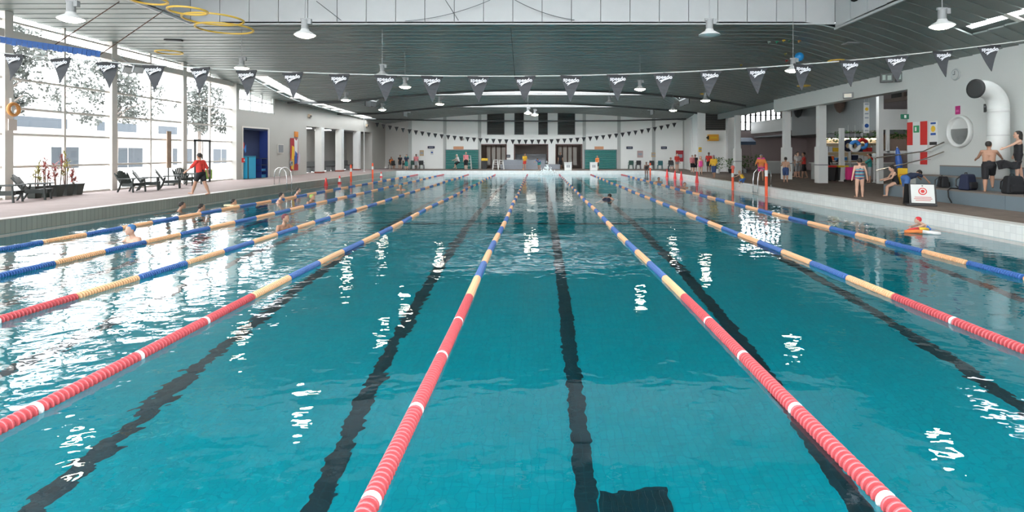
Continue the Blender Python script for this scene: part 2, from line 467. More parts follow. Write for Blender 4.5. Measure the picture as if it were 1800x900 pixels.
# slot rooflight along the left wall
sk1 = struct('window_2', 'narrow slot rooflight running along the left wall', 'rooflight')
sk2 = struct('window_20', 'narrow slot rooflight above the bench tiers', 'rooflight')
slots = [(sk1, SLOT, i) for i in range(12)] + [(sk2, SLOT2, i) for i in range(2)]
for sk, (a, b, c, d), i in slots:
    n = 12 if sk is not sk2 else 2
    y0, y1 = lerp(c, d, i/n), lerp(c, d, (i+1)/n)
    M_ = MB(); M_.poly([(a, y0+.1, cz(a, y0)+.06), (b, y0+.1, cz(b, y0)+.06), (b, y1-.1, cz(b, y1)+.06), (a, y1-.1, cz(a, y1)+.06)]); M_.build('pane', M_pglass, sk)
    MB().bar((a, y0, cz(a, y0)+.02), (b, y0, cz(b, y0)+.02), .2, .06).build('glazing_bar', M_frame, sk)

# ---- left glazed wall, one structure per bay
BAY = 5.04
ZR = [DECK+.06, 1.5, 2.68, 3.62, 4.68, 6.12]
pm = {}
def pane_mesh(w, h):
    k = (round(w, 3), round(h, 3))
    if k not in pm: pm[k] = MB().box((-.006, 0, 0), (.006, w, h)).mesh('pane', M_pglass)
    return pm[k]
colm = MB().box((-.16, -.16, DECK), (.16, .16, 7.2)).mesh('column', M_frame)
for k in range(8):
    y1 = 35.3 - BAY*k; y0 = y1 - BAY
    W = struct('window_%d' % (3+k), 'tall glazed bay %d of the window wall, counted from the blue door' % (k+1), 'window')
    link('column', colm, W, (XW, y1, 0))
    if k == 7: link('column', colm, W, (XW, y0, 0))
    for z in ZR[1:-1]: MB().box((XW-.04, y0, z-.04), (XW+.04, y1, z+.04)).build('transom', M_frame, W)
    MB().box((XW-.06, y0, DECK), (XW+.06, y1, DECK+.08)).build('sill', M_frame, W)
    MB().box((XW-.14, y0, 6.10), (XW+.14, y1, 6.38)).build('beam', M_frame, W)
    MB().box((XW-.04, y0, 6.68), (XW+.04, y1, 6.75)).build('transom', M_frame, W)
    ymid = (y0+y1)/2
    MB().box((XW-.05, ymid-.045, DECK), (XW+.05, ymid+.045, 7.1)).build('mullion', M_frame, W)
    for ya in (y0+.16, ymid+.045):
        for z0, z1 in list(zip(ZR, ZR[1:])) + [(6.38, 6.68), (6.75, 7.1)]:
            link('pane', pane_mesh(BAY/2-.21, z1-z0-.04), W, (XW, ya, z0+.02))
# glass door inside the bay nearest the blue door
D = struct('door_1', 'glass exit door in the window wall beside the chairs', 'door')
dy = [18.9/((CX-x)/F) for x in (340, 366)]
MB().box((XW+.05, dy[0]-.05, DECK), (XW+.12, dy[0]+.05, 2.75)).box((XW+.05, dy[1]-.05, DECK), (XW+.12, dy[1]+.05, 2.75)).box((XW+.05, dy[0]-.05, 2.65), (XW+.12, dy[1]+.05, 2.75)).build('door_frame', M_dark, D)
MB().box((XW+.07, (dy[0]+dy[1])/2-.04, DECK), (XW+.10, (dy[0]+dy[1])/2+.04, 2.65)).build('door_stile', M_frame, D)
MB().box((XW+.14, (dy[0]+dy[1])/2-.03, 1.2), (XW+.17, (dy[0]+dy[1])/2+.03, 1.6)).build('door_handle', M_steel, D)

# ---- left wall with blue doorway and colonnade recess
wl = struct('wall_left', 'white left wall with a blue doorway and a columned recess', 'wall')
def wseg(ya, yb, z0, z1, dx=0.0, m=M_wallL, name='wall_panel', th=.3, par=None):
    a_, b_ = lw(ya)+dx, lw(yb)+dx
    return MB().prism([(a_, ya), (a_-th, ya), (b_-th, yb), (b_, yb)], 'z', z0, z1).build(name, m, par or wl)
yb0, yb1 = lw_y(426), lw_y(472); yr0, yr1 = lw_y(539), lw_y(654)
yu0, yu1 = 35.3, lw_y(483)
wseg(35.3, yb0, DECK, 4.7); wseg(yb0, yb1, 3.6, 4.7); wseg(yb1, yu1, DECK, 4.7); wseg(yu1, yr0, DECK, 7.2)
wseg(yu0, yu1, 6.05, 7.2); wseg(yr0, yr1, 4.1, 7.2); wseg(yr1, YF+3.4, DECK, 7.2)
MB().box((XW-.3, 35.1, DECK), (lw(35.3), 35.45, 7.2)).build('return_wall', M_wallL, wl)
W = struct('window_11', 'high clerestory window above the blue doorway', 'window')
wseg(yu0, yu1, 4.7, 6.05, -.1, M_pglass, 'pane', .012, W)
for z in (4.7, 5.35, 6.0): wseg(yu0, yu1, z, z+.06, -.05, M_white, 'transom', .1, W)
for t in (0, .33, .66, 1): wseg(lerp(yu0, yu1-.1, t), lerp(yu0, yu1-.1, t)+.1, 4.7, 6.05, -.05, M_white, 'mullion', .1, W)
M_bluewall = mat('blue_door_paint', (.035, .05, .115), .5, var=.15, scale=3)
D = struct('door_2', 'tall doorway with dark blue lining in the left wall', 'door')
wseg(yb0, yb1, DECK, 3.6, -.6, M_bluewall, 'back_panel', .1, D)
MB().box((lw(yb1)-.6, yb1-.04, DECK), (lw(yb1), yb1+.02, 3.6)).build('reveal', mat('bright_blue_paint', (.02, .045, .22), .5), D)
MB().box((lw(yb0)-.6, yb0-.02, DECK), (lw(yb0), yb0+.04, 3.6)).build('reveal', M_bluewall, D)
wseg(yb0, yb1, 3.5, 3.6, -.02, M_bluewall, 'head', .55, D)
for yq in (yb0, yb1): MB().box((lw(yq)-.02, yq-.07, DECK), (lw(yq)+.03, yq+.07, 3.68)).build('door_frame', M_frame, D)
wseg(yb0, yb1, 3.6, 3.7, .03, M_frame, 'door_frame', .05, D)
# recess
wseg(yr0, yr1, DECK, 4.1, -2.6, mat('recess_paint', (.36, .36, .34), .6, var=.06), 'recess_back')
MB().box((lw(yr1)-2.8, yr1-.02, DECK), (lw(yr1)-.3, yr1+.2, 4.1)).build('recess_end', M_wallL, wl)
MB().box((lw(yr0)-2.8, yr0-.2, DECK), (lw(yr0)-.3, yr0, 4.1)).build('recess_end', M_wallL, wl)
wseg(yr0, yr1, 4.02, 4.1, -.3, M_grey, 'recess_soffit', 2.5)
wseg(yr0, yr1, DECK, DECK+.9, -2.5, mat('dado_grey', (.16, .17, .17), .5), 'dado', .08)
for px in (565, 600, 630):
    y = lw_y(px); MB().cbox((lw(y)-.15, y, (DECK+4.1)/2), (.55, .62, 4.1-DECK)).build('pillar', M_white, wl)
    MB().cbox((lw(y)-.15, y, DECK+.06), (.6, .67, .12)).build('pillar_plinth', mat('red_brown', (.28, .06, .04), .6), wl)
for px in (552, 586):
    y = lw_y(px); MB().cbox((lw(y)-.9, y, 3.98), (1.2, .6, .06)).build('recess_light', mat('recess_light_glow', (1, .97, .9), .5, emit=6), wl)

# ---- far wall
wf = struct('wall_far', 'white far end wall with openings and dark louvres', 'wall')
def fx(px, Y=YF): return (px-CX)/F*Y
def fz(py, Y=YF): return EYE-(py-HY)/F*Y
x_l, x_r = fx(721), fx(1203)
o1, o2, o3 = (fx(845), fx(889)), (fx(905), fx(962)), (fx(978), fx(1022))
zo = fz(255)
for a, b in ((x_l, o1[0]), (o1[1], o2[0]), (o2[1], o3[0]), (o3[1], x_r)):
    MB().box((a, YF, DECK), (b, YF+.3, 6.6)).build('wall_panel', M_wallF, wf)
for a, b in (o1, o2, o3): MB().box((a, YF, zo), (b, YF+.3, 6.6)).build('wall_panel', M_wallF, wf)
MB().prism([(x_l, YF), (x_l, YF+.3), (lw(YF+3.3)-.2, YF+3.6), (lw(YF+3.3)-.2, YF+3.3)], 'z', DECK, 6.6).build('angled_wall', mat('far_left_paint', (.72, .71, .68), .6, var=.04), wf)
for px in (721, 782, 843, 1027, 1088, 1149, 1203):
    MB().box((fx(px)-.17, YF-.06, DECK), (fx(px)+.17, YF, 6.4)).build('pilaster', mat('pilaster_grey', (.46, .48, .46), .6), wf)
M_louv = mat('louvre_dark', (.07, .075, .07), .6)
for pa, pb in ((857, 886), (905, 920), (947, 962), (981, 1010)):
    xa, xb, zb = fx(pa), fx(pb), fz(236)
    Lv = struct('window_%d' % (12+(pa > 900)+(pa > 940)+(pa > 980)), 'dark louvred opening high on the far wall, number %d of the four' % (1+(pa > 900)+(pa > 940)+(pa > 980)), 'louvre')
    MB().box((xa, YF-.03, zb), (xb, YF-.005, 6.3)).build('backing', M_dark, Lv)
    MB().box((xa-.06, YF-.09, zb-.06), (xb+.06, YF-.01, zb)).box((xa-.06, YF-.09, zb), (xa, YF-.01, 6.3)).box((xb, YF-.09, zb), (xb+.06, YF-.01, 6.3)).build('frame', M_grey, Lv)
    z = zb+.05
    while z < 6.2:
        MB().prism([(YF-.09, z), (YF-.03, z+.08), (YF-.03, z+.10), (YF-.09, z+.02)], 'x', xa, xb).build('slat', M_louv, Lv); z += .16
# rooms behind the openings
M_room = mat('inner_room_paint', (.46, .40, .37), .7, var=.1, scale=1)
MB().box((o1[0]-1.0, YF+6, DECK), (o3[1]+1.0, YF+6.2, 4)).build('inner_wall', M_room, wf)
for x in (o1[0]-1.2, (o1[1]+o2[0])/2, (o2[1]+o3[0])/2, o3[1]+1.0): MB().box((x-.1, YF+.3, DECK), (x+.1, YF+6, 4)).build('inner_wall', M_room, wf)
MB().box((o1[0]-1.2, YF+.3, zo+.1), (o3[1]+1.2, YF+6, zo+.2)).build('inner_ceiling', M_white, wf)
for i, (a, b) in enumerate((o1, o2, o3)):
    MB().box((a-.1, YF-.04, DECK), (a, YF, zo+.1)).box((b, YF-.04, DECK), (b+.1, YF, zo+.1)).box((a-.1, YF-.04, zo), (b+.1, YF, zo+.1)).build('opening_trim', mat('maroon_trim', (.10, .035, .03), .5), wf)
    MB().cbox(((a+b)/2, YF+2.0, zo+.06), (1.0, .25, .06)).build('ceiling_light', MATS['recess_light_glow'], wf)
for i, (a, b) in enumerate((o1, o3)):
    Dd = struct('door_%d' % (3+i), 'glazed inner door seen through the %s far opening' % ('yellow-bin side' if i == 0 else 'white-box side'), 'door')
    for j in range(4):
        x0 = lerp(a+.2, b-.2, j/4); x1 = lerp(a+.2, b-.2, (j+1)/4)
        MB().box((x0, YF+3.5, DECK), (x0+.08, YF+3.6, zo)).build('stile', mat('brown_wood', (.10, .05, .035), .5), Dd)
        MB().box((x0+.12, YF+3.54, DECK+.3), (x1-.04, YF+3.56, zo-.2)).build('door_panel', mat('pale_panel', (.55, .53, .50), .4), Dd)

# ---- teal roller panels on the far wall
for i, (pa, pb, sa, sb) in enumerate(((784, 841, 797, 815), (1028, 1083, 1045, 1061))):
    D = struct('door_%d' % (5+i), 'teal roller shutter door beside the %s on the far wall' % ('yellow bin' if i == 0 else 'white box'), 'shutter')
    xa, xb, zt = fx(pa), fx(pb), fz(264)
    n = 12
    for j in range(n):
        z0 = lerp(DECK, zt, j/n); z1 = lerp(DECK, zt, (j+1)/n)
        MB().prism([(YF-.05, z0+.01), (YF-.09, z0+.03), (YF-.09, z1-.03), (YF-.05, z1-.01)], 'x', xa, xb).build('slat', M_teal, D)
    MB().box((xa-.08, YF-.1, DECK), (xa, YF, zt+.08)).box((xb, YF-.1, DECK), (xb+.08, YF, zt+.08)).box((xa-.08, YF-.1, zt), (xb+.08, YF, zt+.08)).build('frame', M_grey, D)
    tag(MB().box((fx(sa), YF-.04, fz(262.5)), (fx(sb), YF-.002, fz(257.5))).build('wall_sign', mat('orange_sign', (.62, .30, .16), .5)), 'small orange sign above the teal shutter beside the %s' % ('yellow bin' if i == 0 else 'white box'), 'sign')

# ---- right wall (near, solid) and fascia over the open side
ys_ = 15.2/((1595-CX)/F)
wr = struct('wall_right', 'pale grey right wall above the bench tiers', 'wall')
seg = [YN, -4, 1, 6, 11, 16, 20.5, ys_]
for a, b in zip(seg, seg[1:]):
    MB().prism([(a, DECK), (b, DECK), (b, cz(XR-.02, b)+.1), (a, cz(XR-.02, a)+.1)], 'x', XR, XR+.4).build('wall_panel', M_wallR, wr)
fa = struct('trim_4', 'pale grey fascia beam over the open side of the hall', 'beam')
yfe = 15.2/((1360-CX)/F)
fs = [ys_, 27, 31, 34, yfe]
for a, b in zip(fs, fs[1:]):
    MB().prism([(a, 4.62), (b, 4.62), (b, cz(XR, b)+.2), (a, cz(XR, a)+.2)], 'x', XR, XR+.55).build('fascia_panel', M_wallR, fa)
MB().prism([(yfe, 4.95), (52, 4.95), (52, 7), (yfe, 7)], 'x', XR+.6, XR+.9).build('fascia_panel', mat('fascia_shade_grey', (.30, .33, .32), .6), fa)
# pillars of the open side
for i, (px, py, lab) in enumerate(((1437, 318, 'nearest the wheelie bins'), (1376, 310.5, 'between the bins and the ladder'), (1290, 303, 'nearest the far corner'))):
    Y = XR/((px-CX)/F)+.5; X = XR+.45
    P_ = struct('trim_%d' % (5+i), 'square white pillar with thicker base %s' % lab, 'pillar')
    MB().cbox((X, Y, (DECK+2.35)/2), (.50, .50, 2.35-DECK)).build('base', M_white, P_)
    MB().cbox((X, Y, (2.35+4.95)/2), (.38, .38, 2.6)).build('shaft', M_white, P_)
    MB().cbox((X, Y, 1.35), (.53, .53, .06)).build('band', M_grey, P_)
# corner pier by the far right
pier = struct('wall_corner', 'white corner pier with a louvre and an orange sign', 'wall')
yp = 50.0
MB().box((fx(1226, yp), yp, DECK), (fx(1276, yp), yp+1.2, 6.6)).build('wall_panel', M_wallF, pier)
MB().box((fx(1276, yp), yp-.5, DECK), (fx(1296, yp), yp+.6, 6.6)).build('pillar', M_white, pier)
MB().box((fx(1203), YF-.2, DECK), (fx(1203)+.3, YF+.2, 6.6)).build('corner_post', M_wallF, pier)
MB().prism([(fx(1203), YF), (fx(1203), YF+.3), (fx(1226, yp)+.3, yp+.3), (fx(1226, yp), yp+.3)], 'z', DECK, 6.6).build('angled_wall', M_wallF, pier)
Lv = struct('window_16', 'dark louvre high on the corner pier above the orange sign', 'louvre')
MB().box((fx(1240, yp), yp-.03, fz(229, yp)), (fx(1275, yp), yp-.005, 6.3)).build('backing', M_dark, Lv)
z = fz(229, yp)+.04
while z < 6.2:
    MB().prism([(yp-.09, z), (yp-.03, z+.08), (yp-.03, z+.10), (yp-.09, z+.02)], 'x', fx(1240, yp), fx(1275, yp)).build('slat', mat('louvre_brown', (.10, .095, .085), .6), Lv); z += .16

# ---- near end wall behind the camera; its windows are added for frontal light
wn_ = struct('wall_near', 'near end wall with wide windows added for frontal light', 'wall')
MB().box((XW-.3, YN-.3, 0), (XR+.4, YN, 1.3)).build('wall_panel', M_white, wn_)
MB().box((XW-.3, YN-.3, 5.2), (XR+.4, YN, 7.4)).build('wall_panel', M_white, wn_)
for i in range(8):
    x = lerp(XW, XR, i/7); MB().box((x-.3, YN-.3, 1.3), (x+.3, YN, 5.2)).build('pier', M_white, wn_)
MB().box((XW, YN-.16, 1.3), (XR, YN-.14, 5.2)).build('pane', M_pglass, wn_)

# ================================================================== LANE ROPES
M_fred = mat('red_float', (.54, .095, .105), .38)
M_fwhite = mat('white_float', (.78, .80, .80), .38)
M_fblue = mat('blue_float', (.035, .12, .36), .38)
M_fcream = mat('cream_float', (.78, .44, .23), .42)
M_cable = mat('steel_cable', (.4, .4, .4), .4, metal=.8)
PIT = .05
def float_profile(mb, y, seg, fine=True):
    M = Matrix.Translation((0, y, 0)) @ Matrix.Rotation(R(-90), 4, 'X')
    if fine: mb.lathe([(.012, -.022), (.024, -.022), (.024, -.010), (.056, -.010), (.060, -.005), (.060, .005), (.056, .010), (.024, .010), (.024, .022), (.012, .022)], seg, M)
    else: mb.lathe([(.040, -.025), (.044, -.012), (.060, -.006), (.060, .006), (.044, .012), (.040, .025)], seg, M)
SEC = 1.2; NF = int(SEC/PIT)
def disc(m):
    b = MB(); float_profile(b, 0, 18); return b.mesh('float_disc', m, True)
disc_red, disc_white = disc(M_fred), disc(M_fwhite)
for me in (disc_red, disc_white):
    me.polygons.foreach_set('use_smooth', [False]*len(me.polygons))
def section(m, n=NF):
    b = MB()
    for i in range(n): float_profile(b, (i+.5)*PIT, 10, False)
    return b.mesh('float_section', m)
sec = {'red': section(M_fred, NF), 'blue': section(M_fblue), 'cream': section(M_fcream)}
ROPES = [(-11.0, 'beside the glazed-side pool edge'), (-8.66, 'second from the glazed-side pool edge'), (-6.34, 'third from the glazed-side pool edge'),
         (-3.90, 'fourth from the glazed-side pool edge'), (-.95, 'fourth from the brown-deck edge'), (2.0, 'third from the brown-deck edge'),
         (4.90, 'second from the brown-deck edge'), (7.72, 'beside the brown-deck pool edge')]
RED_END = 7.84
def rope_dx(x, y): return .035*math.sin(y*.55 + x*1.7) * (1 if x < -3 else .5)
for rx, where in ROPES:
    T = thing('lane_rope', 'floating lane rope of red, cream and blue discs, ' + where, 'lane rope', (rx, PY0, .018), group='lane ropes stretched along the pool')
    def put(name, me, y): 
        o = link(name, me, T, (rope_dx(rx, y), y-PY0, 0)); return o
    MB().tube([(rope_dx(rx, y), y-PY0, 0) for y in [PY0, 2] + list(range(3, 53, 2)) + [PY1]], .010, 6).build('cable', M_cable, T)
    y = RED_END - SEC*5 - .6
    yv = max(2.45, abs(rx)/1.02)                  # discs big enough in view to pick apart
    i = 0
    while y < RED_END - .01:
        fromend = round((RED_END - y)/PIT)
        if y > yv - .3: put('float_disc', disc_white if fromend % NF == 0 else disc_red, y)
        elif y > PY0+.2 and fromend % 8 == 0:
            pass
        y += PIT
    b = MB(); yy0 = PY0+.15
    while yy0 < yv - .32: float_profile(b, yy0-PY0, 10, False); yy0 += PIT
    if b.v:
        o = b.build('float_section', M_fred, T); o['kind'] = 'stuff'; o.location = (rope_dx(rx, 2), 0, 0)
    y = RED_END; j = 0
    while y + SEC < PY1 - .3:
        key = 'red' if y > PY1 - 5.2 else ('cream', 'blue')[j % 2]
        o = put('float_section', sec[key], y); o['kind'] = 'stuff'
        a0 = rope_dx(rx, y); a1 = rope_dx(rx, y+SEC); o.rotation_euler = (0, 0, -math.atan2(a1-a0, SEC))
        y += SEC; j += 1

# ================================================================== BACKSTROKE FLAGS
M_flag = mat('flag_cloth', (.040, .043, .048), .7, var=.15, scale=8)
M_flag2 = mat('flag_band', (.018, .019, .022), .7)
M_logo = mat('logo_white', (.62, .63, .66), .6)
M_cord = mat('flag_cord', (.48, .49, .47), .6)
FY = 9.0
def bunting_y(px):
    return 128 - (5.3e-5 if px < 880 else 7.4e-5)*(px-880)**2 + 6
def bpt(px): return at(px, bunting_y(px), FY)
fw, fh = .345, .41
def flag_mesh():
    b = MB(); n = 6
    for s_ in (0, 1):
        for i in range(n+1):
            t = i/n; z = -fh*t; w = fw/2*(1-t)
            y = .02*math.sin(t*3.0) + (.004 if s_ else 0)
            b.v += [(-w, y, z), (w, y+.01*math.sin(t*5), z)]
    k = (n+1)*2
    for i in range(n):
        b.cm = 0
        b.face((2*i, 2*i+2, 2*i+3, 2*i+1)); b.face((k+2*i, k+2*i+1, k+2*i+3, k+2*i+2))
    for i in range(n):
        b.face((2*i, k+2*i, k+2*i+2, 2*i+2)); b.face((2*i+1, 2*i+3, k+2*i+3, k+2*i+1))
    return b.mesh('cloth', M_flag)
cloth_me = flag_mesh()
hem_me = MB().box((-fw/2, -.008, -.022), (fw/2, .008, .012)).mesh('hem', M_flag2)
word_me = text_mesh('speedo', .088, M_logo, bold=.002)
boom_me = MB().prism([(-.085, -.135), (-.06, -.115), (.055, -.085), (.115, -.070), (.060, -.100), (-.005, -.122), (-.055, -.160), (-.060, -.150), (-.045, -.130)], 'y', -.014, -.010).mesh('boomerang_mark', M_logo)
px_list = [25+81.6*i for i in range(-9, 28)]
cordp = [bpt(x) for x in [-640+60*i for i in range(48)]]
cord = tag(MB().tube(cordp, .009, 6).build('hanging_rope', M_cord), 'pale cord spanning the pool, strung with grey pennants', 'cord')
poleL, poleR = cordp[0], cordp[-1]
for p, s in ((poleL, 'paved glazed side'), (poleR, 'brown tiled side')):
    T = thing('flag_pole', 'tall steel pole holding the pennant cord on the ' + s, 'pole', (p.x, p.y, DECK))
    MB().lathe([(.12, 0), (.12, .02), (.03, .03), (.03, p.z-DECK+.05), (.0, p.z-DECK+.06)], 12).build('post', M_steel, T)
for i, px in enumerate(px_list):
    p = bpt(px)
    if p.x < poleL.x+.3 or p.x > poleR.x-.3: continue
    T = thing('pennant', 'grey triangular pennant lettered speedo hanging from the near cord', 'pennant', (p.x, p.y, p.z-.012), group='pennants on the near cord')
    T.rotation_euler = (random.uniform(-.12, .12), random.uniform(-.06, .06), random.uniform(-.30, .30))
    link('cloth', cloth_me, T); link('hem', hem_me, T)
    o = link('lettering', word_me, T, (0, -.013, -.058)); link('boomerang_mark', boom_me, T, (0, -.006, .010))
# far flags
FY2 = 50.0
def bfar(px): return at(px, 245.5 - 31.5*((px-925)/268.0)**2, FY2)
T0 = [bfar(x) for x in range(640, 1226, 18)]
tag(MB().tube(T0, .012, 5).build('hanging_rope', M_cord), 'thin cord of tiny dark pennants near the far end', 'cord')
for p, s in ((T0[0], 'near the recess pillars'), (T0[-1], 'near the corner pier')):
    T = thing('flag_pole', 'steel pole holding the far pennant cord ' + s, 'pole', (p.x, p.y, DECK))
    MB().lathe([(.12, 0), (.12, .02), (.035, .03), (.035, p.z-DECK+.05), (.0, p.z-DECK+.06)], 10).build('post', M_white, T)
fm = MB().prism([(-.19, 0), (.19, 0), (.0, -.42)], 'y', -.006, .006).mesh('pennant', M_flag2)
for i in range(47):
    p = bfar(663 + i*11.35)
    o = link('pennant', fm, None, (p.x, p.y, p.z-.01)); o.rotation_euler = (0, 0, random.uniform(-.3, .3))
    tag(o, 'tiny dark pennant on the far cord', 'pennant', 'pennants on the far cord')

# ================================================================== PENDANT LAMPS
M_glow = mat('lamp_glow', (1.0, .86, .66), .4, emit=45)
M_lens_off = mat('lamp_lens_off', (.75, .78, .78), .3)
M_lampw = mat('lamp_housing', (.55, .56, .55), .45)
M_lampg = mat('lamp_gear', (.22, .23, .23), .5)
shade_me = MB().lathe([(.10, .17), (.12, .12), (.20, .075), (.28, .02), (.29, .0), (.275, .0), (.19, .055), (.10, .10)], 24).mesh('shade', M_lampw, True)
gear_me = MB().lathe([(.0, .42), (.085, .42), (.095, .40), (.095, .17), (.0, .16)], 16).mesh('gear_box', M_lampg)
lens_me = MB().lathe([(.0, -.075), (.14, -.06), (.235, -.02), (.268, .015), (.0, .02)], 24).mesh('lens', M_glow)
lensoff_me = MB().lathe([(.0, -.04), (.15, -.02), (.255, .02), (.0, .03)], 24).mesh('lens', M_lens_off)
tee_me = MB().box((-.12, -.03, .40), (.12, .03, .46)).box((.09, -.05, .30), (.18, .05, .44)).mesh('bracket', M_lampg)
LAMPS = [(125, 34, 1, 'above the blue hoist beam', 5.2), (536, 62, 1, 'under the first lantern, nearer the glazed wall', 5.2), (1247, 62, 0, 'unlit, under the first lantern, nearer the brown deck', 5.2),
         (1656, 46, 1, 'above the bench tiers', 5.15), (425, 120, 1, 'near the high clerestory windows', 5.4), (672, 133, 1, 'beside the ceiling over the fourth lane', 5.1),
         (712, 153, 1, 'beyond the fourth lane rope', 5.1), (1125, 157, 1, 'over the third lane from the brown deck', 5.1), (773, 183, 1, 'before the second far lantern', 5.1),
         (608, 176, 1, 'near the recess pillars', 5.1), (672, 193, 1, 'beside the far left corner', 5.1), (928, 199, 1, 'before the far louvres', 5.0), (940, 202, 1, 'close behind its twin before the far louvres', 5.0),
         (1240, 177, 1, 'before the corner pier', 5.0), (1183, 194, 1, 'near the far right corner', 5.0), (1071, 181, 0, 'unlit, by the far lantern edge', 5.1), (1394, 124, 1, 'close to the fascia over the open side', 5.0)]
for px, py, on, where, z in LAMPS:
    Y = F*(z-EYE)/(HY-py); X = (px-CX)/F*Y
    T = thing('pendant_lamp', 'bell-shaped %s pendant lamp %s' % ('glowing' if on else 'white', where), 'lamp', (X, Y, z), group='pendant lamps hanging from the ceiling')
    link('shade', shade_me, T); link('gear_box', gear_me, T); link('bracket', tee_me, T); link('lens', lens_me if on else lensoff_me, T)
    zc = cz(X, Y)
    for (a, b, c, d, hh) in WELLS:
        if a < X < b and c < Y < d: zc = cz(0, (c+d)/2)+hh
    MB().tube([(0, 0, .42), (0, 0, zc-z)], .012, 6).build('rod', M_lampg, T)

# ================================================================== THINGS ON THE CEILING
# blue hoist beam hanging by two wires
p0, p1 = Vector((-16.6, 11.5, 4.42)), at(176, 96, 17.2)
p0 = at(-60, 62, 15.0)
hb = thing('hoist_beam', 'long blue padded beam slung under the ceiling by two brown wires', 'beam', p0)
d_ = p1-p0; n = 26
b = MB()
for i in range(n):
    a = d_*(i/n); c = d_*((i+.9)/n)
    b.bar(a, c, .12, .13+.03*(i % 3)); 
b.bar(Vector((0, 0, .06)), d_+Vector((0, 0, .06)), .08, .08)
b.build('padding', mat('hoist_blue', (.02, .10, .34), .5, var=.3, scale=9), hb)
for t, (qx, qy, qY) in ((.60, (210, -3, 19.0)), (1.0, (290, 14, 20.0))):
    q = at(qx, qy, qY); q = Vector((q.x, q.y, cz(q.x, q.y)))
    MB().tube([d_*t, q-p0], .016, 6).build('wire', mat('brown_wire', (.13, .07, .05), .6), hb)
# long hanging cables
def cable(px0, py0, Y0, px1, py1, Y1, lab, r=.012, sag=0.0, m=None, n=14):
    a, b = at(px0, py0, Y0), at(px1, py1, Y1); pts = []
    for i in range(n+1):
        t = i/n; p = a.lerp(b, t); p.z -= sag*4*t*(1-t); pts.append(p)
    return tag(MB().tube(pts, r, 5).build('ceiling_cable', m or M_dark), lab, 'cable')
cable(889, -60, 21.0, 905, 135, 24.0, 'thin dark cable dropping from the lantern to the pennant cord side', .014)
cable(556, 2, 21.3, 600, 36, 21.7, 'short dark wire on the lantern wall near the glowing lamp', .012)
cable(783, 0, 21.3, 806, 36, 21.7, 'short dark wire on the middle of the lantern wall', .012)
cable(712, 37, 21.7, 862, 0, 21.5, 'sagging dashed wire looping up the lantern wall', .010, .15)
cable(905, 0, 21.5, 1010, 35, 21.7, 'beaded wire sagging down the lantern wall', .012, .12)
# yellow hoops and toys caught against the ceiling
def on_ceil(px, py):
    lo, hi = 8.0, 60.0
    for _ in range(40):
        Y = (lo+hi)/2; X = (px-CX)/F*Y
        if EYE+(HY-py)/F*Y > cz(X, Y)-.04: hi = Y
        else: lo = Y
    Y = (lo+hi)/2; X = (px-CX)/F*Y
    return Vector((X, Y, cz(X, Y)-.06))
M_hoop = mat('hoop_yellow', (.68, .43, .05), .5)
HOOPS = [(262, 1, .50, 'at the lantern corner'), (375, 34, .95, 'the widest, below the lantern corner'), (395, 50, .95, 'just past the widest hoop'), (330, 19, .55, 'half inside the lantern edge'),
         (297, 92, .55, 'near the clerestory'), (1470, 107, .30, 'above the digital clock'), (1413, 151, .30, 'by the black roof edge'), (1238, 165, .25, 'near the corner pier')]
for i, (px, py, r, where) in enumerate(HOOPS):
    p = on_ceil(px, py); Y = p.y - .9 - (.35*i if i < 4 else 0); p = at(px, py, Y)
    o = MB().lathe([(r-.03, -.025), (r+.03, -.025), (r+.03, .025), (r-.03, .025), (r-.03, -.025)], 40, closed=True).build('plastic_hoop', M_hoop, loc=p)
    tag(o, 'yellow plastic hoop hung just under the ceiling, ' + where, 'hoop', 'yellow hoops under the ceiling')
p = on_ceil(1405, 100); p.z -= .30; p = at(1405, 100, p.y-1.2)
bl = thing('beach_ball', 'blue ball floating just under the ceiling', 'ball', p)
MB().ball((0, 0, 0), .20, 24, 16).build('shell', mat('ball_blue', (.02, .26, .60), .35), bl, True)
MB().lathe([(.0, -.215), (.02, -.212), (.02, -.195), (.0, -.19)], 10).build('valve', M_white, bl)
toys = [(1352, 71, 'pale', (.5, .6, .55)), (1366, 70.5, 'green', (.05, .35, .2)), (1378, 68, 'yellow', (.7, .45, .04)), (1388, 69, 'dark green', (.03, .15, .08)), (1405, 69, 'orange', (.6, .25, .04)), (1383, 104, 'red', (.6, .05, .04)), (1381, 92, 'olive', (.3, .28, .06)), (1303, 112, 'amber', (.6, .4, .05))]
for px, py, nm, c in toys:
    p = on_ceil(px, py); p.z -= .05
    m = mat('toy_'+nm.replace(' ', '_'), c, .4)
    T = thing('dive_ring', nm + ' dive ring stuck under the ceiling near the blue ball', 'toy', p, group='small toys under the ceiling')
    MB().lathe([(.04+.03*math.cos(a*math.pi/4), .03*math.sin(a*math.pi/4)) for a in range(9)], 14, closed=True).build('ring', m, T, True)
    MB().box((-.012, .03, -.06), (.012, .09, .02)).build('weight', m, T)
p = on_ceil(305, 71)
T = thing('ceiling_vent', 'small dark slotted vent on the ceiling beside the wires', 'vent', p, R(10))
MB().box((-.35, -.10, 0), (.35, .10, .04)).build('vent_frame', M_dark, T)
for i in range(4): MB().box((-.33, -.08+i*.045, -.015), (.33, -.06+i*.045, 0)).build('slat', M_grey, T)
p = on_ceil(1500, 76)
T = thing('ceiling_vent', 'pale flat access hatch on the dark ceiling near the bench lamp', 'hatch', p)
MB().box((-.35, -.25, 0), (.35, .25, .03)).build('hatch_frame', M_grey, T)
MB().box((-.30, -.20, -.02), (.30, .20, 0)).build('hatch_door', M_lampg, T)
